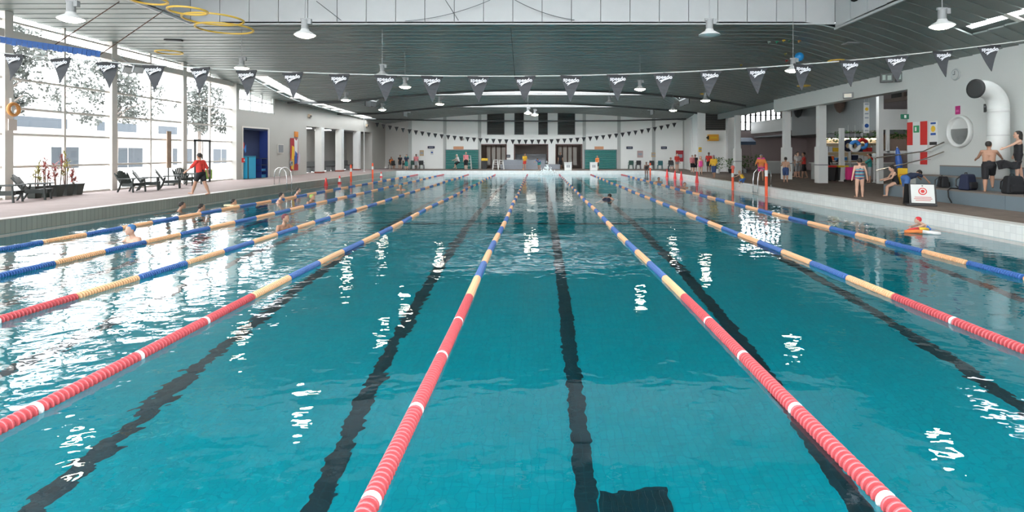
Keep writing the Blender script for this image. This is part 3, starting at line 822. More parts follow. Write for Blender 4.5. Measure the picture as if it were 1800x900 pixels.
# camera dome at the lantern corner on the right
T = thing('security_camera', 'small black dome camera on the lantern corner', 'camera', Vector((11.3, 20.3, cz(10, 20.3)+.5)))
MB().lathe([(.14, .12), (.15, .0), (.10, -.10), (.0, -.14)], 14).build('dome', M_black, T, True)
MB().box((-.05, -.05, .10), (.12, .05, .18)).build('mount', M_white, T)
# twin floodlights by the glazed wall
for i, px in enumerate((225, 243)):
    p = at(px, 122, 24.5-.8*i); T = thing('flood_light', 'square floodlight on the window wall beam, %s of the pair' % ('nearer' if i else 'farther'), 'light', p)
    T.rotation_euler = (R(35), 0, R(60))
    MB().box((-.2, -.06, -.16), (.2, .06, .16)).build('housing', M_lampg, T); MB().box((-.17, -.08, -.13), (.17, -.06, .13)).build('lens', mat('flood_lens', (.45, .48, .48), .2), T)
    MB().tube([(0, .06, 0), (-.5, .5, .2)], .03, 6).build('bracket', M_lampg, T)

# ================================================================== RIGHT SIDE: BENCHES, DUCT, PORTHOLE
M_bench = mat('bench_blue_grey', (.165, .215, .25), .55, var=.06, scale=2)
M_btop = mat('bench_top_brown', (.20, .17, .15), .55, var=.12, scale=3)
for i, (x0, x1, z0, z1, ye, lab) in enumerate(((13.56, 14.36, DECK, .80, 22.3, 'lowest'), (14.36, 14.98, DECK, 1.19, 21.6, 'middle'), (14.98, XR-.006, DECK, 1.55, 21.2, 'topmost'))):
    T = thing('bench_tier', 'long blue-grey concrete bench tier with brown top, the %s of three' % lab, 'bench', (x0, 13, DECK), group='bench tiers under the porthole')
    n = 7; ya = 2.0
    for j in range(n):
        a, b = lerp(ya, ye, j/n), lerp(ya, ye, (j+1)/n)
        MB().box((.002, a-13+.004, 0), (x1-x0-.004, b-13-.004, z1-z0-.04)).build('front_block', M_bench, T)
    MB().box((.002, ya-13, z1-z0-.04), (x1-x0-.004, ye-13, z1-z0)).build('bench_top', M_btop, T)
tag(MB().tube([(13.9, 18.75, .83), (13.62, 18.75, .84), (13.52, 18.74, .78), (13.51, 18.7, .55), (13.50, 18.55, .38)], .022, 8).build('rubber_hose', M_black), 'black hose draped over the lowest bench tier', 'hose')

# porthole
pc = Vector((XR, XR/((1690-CX)/F), 0)); pc.z = EYE + (HY-231)/F*pc.y
T = thing('porthole_window', 'round white porthole window in the right wall', 'window', pc)
T['kind'] = 'structure'; T.name = 'window_17'
MX = Matrix.Rotation(R(-90), 4, 'Y')                        # local z -> -x
MB().lathe([(.49, .0), (.49, .13), (.51, .16), (.55, .16), (.57, .13), (.57, .0)], 48, MX).build('ring', M_white, T, True)
MB().lathe([(.0, .012), (.49, .012), (.49, .002), (.0, .002)], 40, MX).build('back_disc', mat('porthole_white', (.72, .73, .72), .5), T)
pts = [(.46*math.cos(R(a)), .46*math.sin(R(a))) for a in range(180-12, 373, 12)]
MB().prism(pts, 'x', -.05, -.03).build('blind', mat('porthole_grey', (.22, .23, .23), .35), T)
MB().lathe([(.0, .08), (.49, .08), (.49, .088), (.0, .088)], 40, MX).build('pane', M_pglass, T)
# air duct
DXp, DYp = 14.66, 18.1
T = thing('air_duct', 'large white air duct pipe with a bent open mouth', 'duct', (DXp, DYp, 1.19))
r = .29
path = [(0, 0, -.0), (0, 0, 1.2), (0, 0, 2.22)]
ax = Vector((-1, -.18, 0)).normalized(); Rb = .62
for i in range(1, 13):
    a = R(90)*i/12; path.append(tuple(ax*(Rb*(1-math.cos(a))) + Vector((0, 0, 2.22+Rb*math.sin(a)))))
end = Vector(path[-1]) + ax*.22; path.append(tuple(end))
MB().tube(path[:3], r, 28).build('riser', mat('duct_white', (.70, .72, .70), .5, var=.03), T, True)
MB().tube(path[2:], [r]*2+[r-.002*i for i in range(len(path)-4)], 28, cap=False).build('elbow', MATS['duct_white'], T, True)
q = ax.to_track_quat('Z', 'Y').to_matrix().to_4x4()
MB().lathe([(r-.06, -.02), (r+.01, -.02), (r+.015, .04), (r-.06, .05)], 28, Matrix.Translation(end) @ q).build('mouth_rim', M_dark, T, True)
MB().lathe([(.0, -.10), (r-.04, -.10), (r-.04, -.08), (.0, -.08)], 28, Matrix.Translation(end) @ q).build('grille_back', M_dark, T)
for k in range(7):
    M_ = Matrix.Translation(end) @ q
    w = (r-.05)*math.sqrt(max(0.05, 1-((k-3)/3.6)**2))
    MB().cbox((0, (k-3)*.085, .0), (2*w, .02, .03), M_).build('grille_bar', mat('grille_steel', (.30, .30, .29), .35, metal=.6), T)
for z in (.55, 1.35, 2.1): MB().lathe([(r+.004, z), (r+.012, z), (r+.012, z+.04), (r+.004, z+.04)], 28).build('band', M_lampw, T)
# wall clock, notices
def wy(px, X=XR): return X/((px-CX)/F)
def on_rwall(px, py, X=XR): Y = wy(px, X); return Vector((X, Y, EYE+(HY-py)/F*Y))
p = on_rwall(1681, 131)
T = thing('wall_clock', 'round pale wall clock high above the porthole', 'clock', p)
MB().lathe([(.0, .0), (.20, .0), (.22, .03), (.20, .06), (.17, .05), (.0, .05)], 28, MX).build('case', mat('clock_grey', (.42, .45, .45), .4), T)
MB().lathe([(.0, .052), (.165, .052), (.165, .056), (.0, .056)], 28, MX).build('dial', mat('clock_dial', (.55, .57, .56), .4), T)
MB().box((-.066, -.008, -.01), (-.058, .008, .13)).build('hand', M_dark, T); MB().box((-.066, -.01, -.01), (-.058, .09, .01)).build('hand', M_dark, T)
p = on_rwall(1684, 194)
T = thing('wall_sign', 'magenta notice above the porthole', 'sign', p)
MB().box((-.02, -.11, -.14), (0, .11, .16)).build('plate', mat('magenta', (.42, .02, .17), .5), T); MB().box((-.024, -.07, -.06), (-.018, .07, .02)).build('print_block', mat('magenta_pale', (.62, .12, .32), .5), T)
p = on_rwall(1734, 190)
T = thing('junction_box', 'slim dark control box on the wall beside the duct', 'control box', p)
MB().box((-.05, -.06, -.14), (0, .06, .14)).build('case', M_dark, T); MB().box((-.058, -.03, .02), (-.05, .03, .08)).build('switch', M_grey, T)
# red and white wall panels with number
yA, yB = wy(1630), wy(1595)
T = thing('wall_banner', 'red and white striped panel with a small green plate on the right wall', 'sign', (XR, (yA+yB)/2, 2.3))
ym = (yA+yB)/2
def bn(pa, pb, za, zb, m, name='stripe', dx=.015): MB().box((-dx, wy(pb)-ym, za-2.3), (0, wy(pa)-ym, zb-2.3)).build(name, m, T)
bn(1595, 1605, 2.32, 3.25, M_red); bn(1618, 1630, 2.32, 3.25, M_red); bn(1605, 1618, 1.55, 3.25, mat('banner_white', (.72, .73, .72), .5), 'field')
bn(1595, 1630, 2.06, 2.32, MATS['banner_white'], 'field', .012); bn(1618, 1630, 1.55, 2.06, M_red)
bn(1606.5, 1616.5, 2.82, 3.10, mat('sign_green', (.03, .30, .12), .5), 'green_plate', .02); bn(1609, 1612, 2.88, 3.04, MATS['banner_white'], 'pale_mark', .024)
p = on_rwall(1598, 205); p.x -= .18
T = thing('exit_sign', 'green running-man exit sign projecting from the wall edge', 'sign', p)
MB().box((-.16, -.02, -.10), (.16, .02, .10)).build('box', mat('exit_green', (.01, .16, .09), .4), T); MB().box((-.03, -.028, -.06), (.05, -.02, .06)).build('figure_mark', M_white, T)
p = on_rwall(1641, 232)
T = thing('safety_notice', 'white safety notice with a yellow disc on the right wall', 'sign', p)
MB().box((-.012, -.22, -.55), (0, .22, .42)).build('plate', MATS['banner_white'], T)
MB().lathe([(.0, .012), (.12, .012), (.12, .02), (.0, .02)], 20, Matrix.Translation((0, 0, .12)) @ MX).build('disc', M_yellow, T)
MB().box((-.02, -.14, .30), (-.012, .14, .37)).build('print_block', M_blue, T); MB().box((-.02, -.14, -.12), (-.012, .14, -.04)).build('print_block', M_blue, T)
MB().box((-.02, -.2, -.50), (-.012, .2, -.38)).build('print_block', M_dark, T)
for i, (za, zb) in enumerate(((2.06, 2.40), (1.75, 2.05))):
    T = thing('hand_rail', '%s sloping steel handrail over the bench end' % ('upper' if i == 0 else 'lower'), 'handrail', (14.9, 22.0, za))
    MB().tube([(-1.2, 1.0, -.25-.2*i), (0, 0, 0), (.1, -1.0, zb-za)], .025, 8).build('rail', M_steel, T)
    MB().tube([(0, 0, 0), (.3, 0, 0)], .015, 6).build('bracket', M_steel, T)
# digital clock on fascia
p = on_rwall(1572, 136, 15.0)
T = thing('digital_clock', 'black two-part digital pace clock under the ceiling edge', 'clock', p, R(-28))
for i, (x0, x1) in enumerate(((-.52, -.03), (.03, .52))):
    C = MB().box((x0, -.08, -.20), (x1, .08, .20)).build('case', M_black, T)
    MB().box((x0+.04, -.09, -.16), (x1-.04, -.08, .16)).build('screen', mat('screen_green', (.05, .075, .065), .3), C)
    MB().box((x0+.09, -.096, -.10), (x0+.20, -.09, .11)).build('lit_segment', mat('digit_pale', (.30, .38, .34), .4), C); MB().box((x1-.22, -.096, -.11), (x1-.08, -.09, .08)).build('lit_segment', MATS['digit_pale'], C)
MB().lathe([(.13, 0), (.15, .1), (.12, .2), (.0, .22)], 16, Matrix.Translation((.64, 0, 0)) @ Matrix.Rotation(R(90), 4, 'X')).build('horn', M_lampg, T)
MB().tube([(0, .08, .1), (.15, .3, .15)], .03, 6).build('bracket', M_lampg, T)
p = on_rwall(1491, 168, 15.05)
T = thing('flood_light', 'square floodlight on the fascia beam', 'light', p, R(-35))
MB().box((-.22, -.12, -.12), (.22, .12, .14)).build('housing', M_lampg, T); MB().box((-.16, -.15, -.10), (.16, -.12, .08)).build('lens', mat('flood_lens_warm', (.80, .74, .62), .3), T)

# ================================================================== SIDE HALL BEHIND THE FASCIA
sh = struct('wall_side', 'grey and pink walls of the side hall behind the pillars', 'wall')
M_bulk = mat('bulkhead_grey', (.27, .29, .29), .6, var=.04)
M_pink = mat('pink_grey_paint', (.46, .38, .37), .65, var=.06)
M_warm = mat('warm_wall', (.58, .45, .28), .6)
SX, SF = 26.5, 56.0
MB().box((SX, ys_, DECK), (SX+.3, SF+6, 7.2)).build('wall_panel', M_pink, sh)
MB().box((XR+.4, SF, DECK), (20.0, SF+.3, 7.2)).box((20.0, SF, DECK), (24.0, SF+.3, 4.2)).box((24.0, SF, DECK), (SX, SF+.3, 7.2)).box((20.0, SF, 6.8), (24, SF+.3, 7.2)).build('wall_panel', M_pink, sh)
MB().box((XR+.4, ys_-.1, DECK), (SX, ys_+.2, 7.2)).build('wall_panel', M_wallR, sh)
MB().box((XR+.55, ys_, 6.9), (SX, SF+.3, 7.2)).build('soffit', M_bulk, sh)
yq0, yq1 = 21/((1545-CX)/F), 21/((1392-CX)/F)
MB().box((21, yq0, 3.42), (21.3, yq1, 5.6)).build('bulkhead', M_bulk, sh)
MB().box((21, yq1, 3.9), (21.3, SF, 5.0)).build('bulkhead', M_wallR, sh)
MB().box((21.3, yq0, 3.5), (SX, SF, 3.62)).build('mezzanine_floor', M_bulk, sh)
MB().box((SX-.05, ys_+2, 2.3), (SX, 45, 3.4)).build('lit_wall', M_warm, sh)
W = struct('window_18', 'bright multi-pane high window at the end of the side hall', 'window')
MB().box((20, SF+.1, 4.2), (24, SF+.112, 6.8)).build('pane', M_pglass, W)
for i in range(9):
    x = lerp(20, 24, i/8); MB().box((x-.08, SF+.05, 4.2), (x+.08, SF+.16, 6.8)).build('mullion', M_dark, W)
for z in (4.2, 5.0, 5.7, 6.72): MB().box((20, SF+.05, z), (24, SF+.16, z+.08)).build('transom', M_dark, W)
W = struct('window_19', 'row of brown-framed upper windows beyond the white post', 'window')
for i in range(6):
    y = lerp(29.5, 39, i/6)
    MB().box((24.0, y, 5.7), (24.06, y+1.2, 6.7)).build('pane', mat('upper_pane', (.10, .10, .09), .15), W)
    MB().box((23.95, y-.2, 5.65), (24.1, y, 6.8)).build('mullion', mat('upper_frame', (.40, .31, .25), .6), W)
MB().box((23.95, 29, 5.45), (24.1, 39.3, 5.7)).build('sill', MATS['upper_frame'], W)
# white portal frame
PYf = 30.5
T = struct('trim_8', 'white steel portal frame at the kiosk', 'frame')
xa, xb = fx(1545, PYf), fx(1553, PYf)
MB().box((xa, PYf, DECK), (xb, PYf+.25, 5.3)).build('post', M_white, T)
MB().box((xb, PYf, 3.25), (fx(1600, PYf), PYf+.15, 4.35)).build('header', M_white, T)
MB().box((fx(1559, PYf), PYf, 2.0), (fx(1564, PYf), PYf+.12, 3.25)).build('stile', M_white, T)
MB().box((xb, PYf, 1.98), (fx(1600, PYf), PYf+.12, 2.12)).build('rail', M_white, T)
MB().box((fx(1564, PYf), PYf+.05, 2.14), (fx(1594, PYf), PYf+.1, 2.75)).build('panel', mat('brown_panel', (.22, .155, .12), .6), T)
MB().box((fx(1478, 33), 33, DECK), (fx(1484.5, 33), 33.25, 3.45)).build('post', M_white, T)
# hanging plants, one trough each
for i, (pa, pb, Y) in enumerate(((1450, 1478, 38), (1484, 1512, 37), (1514, 1543, 36), (1562, 1596, 31.5))):
    X0, X1 = fx(pa, Y), fx(pb, Y)
    T = thing('hanging_planter', 'trough of trailing green plants over the kiosk, %s' % ('above the silhouettes', 'beside the hanging sign', 'left of the white post', 'inside the portal frame')[i].replace('left of', 'next to'), 'planter', ((X0+X1)/2, Y, 3.05), group='trailing plants over the kiosk')
    w = X1-X0
    MB().box((-w/2, -.12, .0), (w/2, .12, .22)).build('trough', M_grey, T)
    b = MB(); rnd = random.Random(i)
    for k in range(110):
        c = Vector((rnd.uniform(-w/2, w/2), rnd.uniform(-.25, .2), rnd.uniform(-.30, .38))); s = rnd.uniform(.06, .13)
        d1 = Vector((rnd.uniform(-1, 1), rnd.uniform(-1, 1), rnd.uniform(-1, 1))).normalized()*s; d2 = Vector((rnd.uniform(-1, 1), rnd.uniform(-1, 1), rnd.uniform(-1, .3))).normalized()*s*.5
        b.quad(c-d1, c+d2, c+d1, c-d2)
    o = b.build('foliage', M_green, T); o['kind'] = 'stuff'
    MB().tube([(-w/2+.1, 0, .2), (-w/2+.1, 0, .45)], .01, 5).tube([(w/2-.1, 0, .2), (w/2-.1, 0, .45)], .01, 5).build('hanger', M_dark, T)
# kiosk counter and shelving with stock
kY = 35.5
T = thing('kiosk_counter', 'long pale kiosk counter behind the wheelie bins', 'counter', (fx(1500, kY), kY, DECK))
MB().box((-2.4, 0, 0), (2.4, .5, 1.0)).build('front_panel', mat('counter_grey', (.36, .37, .36), .5), T); MB().box((-2.5, -.08, 1.0), (2.5, .6, 1.06)).build('counter_top', M_white, T)
kY = 40.0
T = thing('kiosk_shelf', 'tall lit display shelf at the back of the kiosk', 'shelf', (fx(1495, kY), kY, DECK))
MB().box((-2.2, .3, 0), (2.2, .4, 2.7)).build('back_panel', M_warm, T)
for z in (.5, 1.1, 1.7, 2.3): MB().box((-2.2, 0, z), (2.2, .32, z+.04)).build('shelf_board', M_white, T)
for x in (-2.2, 0, 2.16): MB().box((x, 0, 0), (x+.04, .3, 2.7)).build('upright', M_white, T)
MB().cbox((0, .2, 2.66), (4.0, .08, .05)).build('strip_light', MATS['recess_light_glow'], T)
rnd = random.Random(3)
stock = [('red', M_red), ('blue', mat('stock_blue', (.05, .25, .65), .5)), ('navy', M_navy), ('orange', M_orange), ('white', M_white), ('yellow', M_yellow)]
k = 0
for z in (.54, 1.14, 1.74):
    x = -2.05
    while x < 2.0:
        nm, m = stock[rnd.randrange(len(stock))]; w = rnd.uniform(.22, .5); h = rnd.uniform(.2, .45)
        if not (-.15 < x+w/2 < .15) and abs(x+w+.0) < 2.15 and not (x < 0 < x+w):
            T2 = thing('stock_box', '%s goods carton on the %s board of the kiosk display shelf' % (nm, {.54: 'lowest', 1.14: 'middle', 1.74: 'upper'}[z]), 'box', (fx(1495, kY)+x+w/2, kY+.13, DECK+z), group='goods on the kiosk shelf'); k += 1
            MB().box((-w/2, -.12, 0), (w/2, .12, h)).build('carton', m, T2); MB().box((-w/2-.004, -.124, h-.05), (w/2+.004, .124, h+.004)).build('lid', M_white, T2)
        x += w+.05
for i, (px, py, c1, c2) in enumerate(((1516, 253, M_red, MATS['stock_blue']), (1491, 256, M_navy, M_navy), (1503, 257, MATS['stock_blue'], M_white))):
    p = at(px, py, 33.8-i*.6)
    T = thing('swim_ring', '%s inflatable swim ring hung at the kiosk front' % ('red-topped', 'navy', 'blue and white')[i], 'swim ring', p)
    M_ = Matrix.Rotation(R(90), 4, 'X')
    MB().lathe([(.25+.10*math.cos(a*math.pi/4), .10*math.sin(a*math.pi/4)) for a in range(9)], 20, M_, closed=True).build('tube', c2, T, True)
    MB().tube([(.25*math.cos(R(a)), -.0, .25*math.sin(R(a))) for a in range(20, 161, 14)], .108, 10).build('stripe', c1, T, True)
    MB().tube([(0, 0, .33), (0, 0, 1.2)], .008, 5).build('string', M_white, T)
# hanging pictogram sign
p = at(1523, 181, 27.5)
T = thing('hanging_sign', 'tall white hanging sign with yellow and blue pictograms', 'sign', (p.x, p.y, p.z))
MB().box((-.13, -.02, -1.45), (.13, .02, .02)).build('board', MATS['banner_white'], T)
MB().lathe([(.0, .022), (.09, .022), (.09, .03), (.0, .03)], 6, Matrix.Translation((0, 0, -.30)) @ Matrix.Rotation(R(90), 4, 'X')).build('pictogram', M_yellow, T)
MB().lathe([(.0, .022), (.10, .022), (.10, .03), (.0, .03)], 16, Matrix.Translation((0, 0, -1.10)) @ Matrix.Rotation(R(90), 4, 'X')).build('pictogram', M_blue, T)
for z in (-.06, -.52, -.72, -1.34): MB().box((-.09, -.028, z-.03), (.09, -.02, z+.03)).build('print_block', mat('print_grey', (.32, .36, .42), .6), T)
MB().tube([(-.1, 0, 0), (-.1, 0, 6.9-p.z)], .01, 5).tube([(.1, 0, 0), (.1, 0, 6.9-p.z)], .01, 5).build('hanger', M_steel, T)
# shield-shaped loudspeakers on the bulkhead
for i, (px, py) in enumerate(((1483, 185), (1409, 195))):
    Y = 20.9/((px-CX)/F); z = EYE+(HY-py)/F*Y
    T = thing('loudspeaker', '%s half-round loudspeaker on the grey bulkhead' % ('brown' if i == 0 else 'dark'), 'loudspeaker', (20.62, Y, z))
    MB().lathe([(.0, -.55), (.25, -.42), (.42, -.1), (.46, .25), (.42, .42), (.0, .44)], 20, Matrix.Diagonal((.7, 1, 1, 1))).build('cabinet', mat('speaker_brown', (.13, .085, .065), .6) if i == 0 else M_dark, T, True)
    MB().box((-.05, -.2, .42), (.36, .2, .5)).build('bracket', M_dark, T)
# wall lamp by far pillar, round white
p = at(1298, 201, 49.2)
T = thing('bulkhead_lamp', 'round glowing white lamp on the corner pillar', 'lamp', p)
MB().ball((0, 0, 0), .22, 16, 10, (.7, .6, 1.2)).build('globe', mat('globe_glow', (1, .98, .95), .4, emit=5), T, True); MB().box((-.08, .1, -.1), (.08, .26, .1)).build('mount', M_white, T)

# ================================================================== DECK THINGS ON THE RIGHT
# wheelie bins
def wheelie(loc, rz, m, lab):
    T = thing('wheelie_bin', lab, 'bin', loc, rz, group='wheelie bins by the pillar')
    b = MB(); w0, w1 = .24, .29
    b.v += [(-w0, -w0, .06), (w0, -w0, .06), (w0, w0, .06), (-w0, w0, .06), (-w1, -w1-.03, .82), (w1, -w1-.03, .82), (w1, w1, .82), (-w1, w1, .82)]
    for f in ((0, 3, 2, 1), (4, 5, 6, 7), (0, 1, 5, 4), (1, 2, 6, 5), (2, 3, 7, 6), (3, 0, 4, 7)): b.face(f)
    bevel(b.build('body', M_dark, T), .02)
    bevel(MB().box((-.32, -.36, .82), (.32, .31, .93)).build('lid', m, T), .03)
    for s in (-1, 1): MB().lathe([(.0, -.03), (.10, -.03), (.10, .03), (.0, .03)], 14, Matrix.Translation((s*.22, .24, .10)) @ Matrix.Rotation(R(90), 4, 'Y')).build('wheel', M_black, T)
    MB().tube([(-.22, .34, .86), (.22, .34, .86)], .02, 8).build('handle', M_black, T)
p = deck(1456, 318.5); wheelie(p, 0, M_red, 'dark wheelie bin with a red lid beside the white pillar')
p = deck(1477, 318.5); wheelie(p, 0, M_yellow, 'dark wheelie bin with a yellow lid beside the red-lidded one')
# A-frame sign
p = deck(1620, 361)
T = thing('a_frame_sign', 'black-framed white A-frame sign with a red round emblem on the deck', 'sign', p, R(-24))
tilt = Matrix.Translation((0, -.25, 0)) @ Matrix.Rotation(R(-17), 4, 'X')
MB().box((-.36, -.02, .04), (.36, .02, .70), tilt).build('front_frame', M_black, T)
C = MB().box((-.31, -.034, .09), (.31, -.018, .68), tilt).build('poster', mat('poster_white', (.68, .69, .67), .5), T)
b = MB().lathe([(.0, .036), (.115, .036), (.115, .042), (.0, .042)], 28, tilt @ Matrix.Translation((.0, 0, .46)) @ Matrix.Rotation(R(90), 4, 'X')); b.build('emblem', M_red, C)
MB().lathe([(.055, .043), (.085, .043), (.085, .046), (.055, .046), (.055, .043)], 24, tilt @ Matrix.Translation((.0, 0, .46)) @ Matrix.Rotation(R(90), 4, 'X'), closed=True).build('emblem_ring', MATS['poster_white'], C)
for z, w in ((.27, .22), (.22, .24), (.17, .20)): MB().box((-w, -.040, z-.012), (w, -.034, z+.012), tilt).build('print_line', mat('print_red', (.55, .22, .20), .6), C)
MB().box((-.02, -.04, .62), (.02, -.034, .65), tilt).build('print_mark', M_dark, C)
tilt2 = Matrix.Translation((-.10, .25, 0)) @ Matrix.Rotation(R(17), 4, 'X')
MB().box((-.36, -.02, .0), (.36, .02, .70), tilt2).build('rear_frame', M_black, T)
bevel(MB().box((-.46, -.32, 0), (.36, .32, .05)).build('base', M_black, T), .015)
# backpacks
def backpack(loc, rz, s, lab, name='backpack'):
    T = thing(name, lab, 'backpack', loc, rz, group='backpacks on the bench tiers')
    b = bmesh.new(); bmesh.ops.create_cube(b, size=1)
    for v in b.verts:
        v.co.x *= .46 if v.co.z < 0 else .34; v.co.y *= .30 if v.co.z < 0 else .22; v.co.z = (v.co.z+.5)*.46
    bmesh.ops.subdivide_edges(b, edges=b.edges[:], cuts=3, use_grid_fill=True)
    me = bpy.data.meshes.new('bag'); b.to_mesh(me); b.free(); me.materials.append(M_navy if 'navy' in lab else mat('black_fabric', (.012, .013, .016), .85))
    o = link('bag', me, T); sub = o.modifiers.new('s', 'SUBSURF'); sub.levels = sub.render_levels = 2
    bevel(MB().box((-.15, -.20, .04), (.15, -.10, .24)).build('front_pocket', MATS.get('black_fabric') or M_navy, T), .04, 3)
    for x in (-.12, .12): MB().tube([(x, .12, .40), (x*1.3, .22, .30), (x*1.4, .22, .12), (x, .13, .03)], .018, 6).build('strap', M_black, T)
    MB().tube([(-.05, .05, .44), (-.04, .05, .50), (.04, .05, .50), (.05, .05, .44)], .012, 6).build('handle', M_black, T)
    T.scale = (s, s, s)
mat('black_fabric', (.012, .013, .016), .85)
backpack((13.95, 18.45, .80), R(20), 1.12, 'navy backpack slumped on the lowest bench tier beside the hose')
backpack((13.98, 16.72, .80), R(-10), 1.15, 'black backpack with straps on the lowest bench tier below the girl')
backpack((14.08, 19.75, .80), R(80), .85, 'small black bag on the bench end behind the A-frame sign')
# folded yellow floor sign
p = Vector((14.2, 21.9, .80))
T = thing('floor_sign', 'yellow folding wet-floor sign leaning at the bench end', 'sign', (14.15, 22.05, 1.19-.39), R(-30))
MB().box((-.16, -.02, 0), (.16, .02, .62), Matrix.Rotation(R(-20), 4, 'X')).build('front_board', M_yellow, T)
MB().box((-.16, .10, 0), (.16, .14, .60), Matrix.Rotation(R(14), 4, 'X')).build('rear_board', M_yellow, T)
MB().prism([(-.09, .30), (.09, .30), (0, .46)], 'y', -.03, -.021).build('warning_mark', M_black, T).rotation_euler = (R(-20), 0, 0)
# beach umbrella furled, bucket
p = deck(1606, 320)
T = thing('beach_umbrella', 'furled blue parasol leaning by the banner', 'umbrella', (14.75, 23.0, DECK), 0)
MB().tube([(0, 0, 0), (-.22, 0, 1.9)], .018, 8).build('pole', M_white, T)
MB().lathe([(.02, .0), (.11, .12), (.13, .4), (.06, .85), (.01, .95)], 10, Matrix.Translation((-.105, 0, .95)) @ Matrix.Rotation(R(-6.6), 4, 'Y')).build('cloth', M_blue, T)
T = thing('toy_bucket', 'yellow and red bucket of toys at the bench end', 'bucket', (13.95, 21.75, .80))
MB().lathe([(.10, 0), (.15, .28), (.155, .28), (.14, .26), (.09, .02), (.0, .02)], 16).build('pail', M_yellow, T); MB().tube([(-.15, 0, .27), (-.1, 0, .38), (.1, 0, .38), (.15, 0, .27)], .01, 6).build('handle', M_red, T)
# pink bag trolley
p = deck(1494, 320)
T = thing('shopping_trolley', 'trolley with a bright pink bag near the yellow-lidded bin', 'trolley', p)
bevel(MB().box((-.2, -.15, .12), (.2, .15, .85)).build('bag', mat('hot_pink', (.75, .03, .22), .6), T), .05, 3)
MB().tube([(-.18, .18, .05), (-.18, .2, 1.1), (.18, .2, 1.1), (.18, .18, .05)], .015, 6).build('frame', M_steel, T)
for s in (-1, 1): MB().lathe([(.0, -.02), (.07, -.02), (.07, .02), (.0, .02)], 12, Matrix.Translation((s*.2, .18, .07)) @ Matrix.Rotation(R(90), 4, 'Y')).build('wheel', M_black, T)
# turnstile fence posts
for i, px in enumerate((1537, 1544)):
    p = deck(px, 321 - i*2)
    T = thing('barrier_post', 'white barrier post at the kiosk entry, %s' % ('with a ball top' if i == 0 else 'plain topped'), 'post', p)
    MB().lathe([(.12, 0), (.12, .03), (.06, .05), (.06, 1.35), (.0, 1.37)], 14).build('post', M_white, T)
    if i == 0: MB().ball((0, 0, 1.5), .15, 14, 10).build('cap', M_white, T, True)
    else: MB().box((-.3, -.02, .95), (0, .02, 1.0)).build('arm', M_steel, T)

# ================================================================== POSTS, CONES, LADDERS AT THE POOL EDGE
M_ored = mat('post_orange_red', (.82, .10, .03), .45)
def edge_post(x, y, h, where, ball=False):
    T = thing('marker_post', 'orange marker post with a white band %s' % where, 'post', (x, y, -.10), group='orange marker posts in the pool gutter')
    MB().lathe([(.17, 0), (.17, .06), (.07, .10), (.0, .10)], 16).build('base', M_ored, T)
    MB().lathe([(.065, .08), (.065, h-.02), (.0, h)], 14).build('post', M_ored, T)
    MB().lathe([(.068, h*.62), (.070, h*.62), (.070, h*.80), (.068, h*.80)], 14).build('white_band', M_white, T)
    if ball: MB().ball((0, 0, h+.06), .11, 12, 8).build('ball_top', mat('pinkish_red', (.75, .15, .12), .5), T, True)
for px, h, where, ball in ((617, 1.30, 'beside the recess pillars, nearer the ladder', 0), (655, 1.32, 'beside the recess pillars, farther from the ladder', 0)):
    y = 12.95/((CX-px)/F); edge_post(-12.95, y, h, where, ball)
for px, h, where, ball in ((1347, 1.62, 'beside the brown deck near the boy in shorts', 0), (1288, 1.25, 'topped by a ball, beside the brown deck', 1)):
    y = 10.72/((px-CX)/F); edge_post(10.72, y, h, where, ball)
edge_post(10.3, 52.0, 1.2, 'at the far corner of the pool', 0)
def cone(x, y, h, where, band):
    T = thing('traffic_cone', '%s %s' % ('red and white cone' if band else 'plain red cone', where), 'cone', (x, y, -.10), group='cones in the pool gutter')
    MB().box((-.16, -.16, 0), (.16, .16, .04)).build('base', M_ored, T)
    MB().lathe([(.13, .04), (.03, h), (.0, h)], 16).build('body', mat('cone_red', (.80, .05, .05), .45), T)
    if band: MB().lathe([(.105, h*.35), (.107, h*.35), (.065, h*.72), (.063, h*.72)], 16).build('white_band', M_white, T)
for px, h, w, b in ((573, .58, 'nearest the steel ladder', 0), (597, .62, 'next beyond the plain red cone', 1), (670, .55, 'near the far end of the paved deck', 1)):
    y = 12.95/((CX-px)/F); cone(-12.95, min(y, 50), h, w, b)
for px, h, w, b in ((1225, .85, 'largest, before the yellow-shirted adult', 0), (1197.5, .75, 'second along from the largest cone', 0), (1186.5, .75, 'third along from the largest cone', 0), (1172.5, .75, 'farthest along from the largest cone', 0)):
    y = 10.72/((px-CX)/F); cone(10.72, y, h, w, b)
def ladder(x, y, s, lab):
    T = thing('pool_ladder', lab, 'ladder', (x, y, DECK))
    for dy in (-.3, .3):
        MB().tube([(-s*.55, dy, 0), (-s*.55, dy, .55), (-s*.48, dy, .78), (-s*.30, dy, .90), (-s*.10, dy, .86), (s*.06, dy, .66), (s*.10, dy, .3), (s*.10, dy, -1.4)], .022, 10).build('rail', M_steel, T, True)
        MB().lathe([(.06, 0), (.06, .015), (.03, .03)], 12, Matrix.Translation((-s*.55, dy, 0))).build('foot_plate', M_steel, T)
    for z in (-.30, -.6, -.9, -1.2): MB().box((s*.06, -.3, z-.015), (s*.16, .3, z+.015)).build('step', M_steel, T)
ladder(PX0, 30.0, 1, 'stainless pool ladder on the paved glazed-side edge')
ladder(PX1, 28.2, -1, 'stainless pool ladder on the brown deck edge')

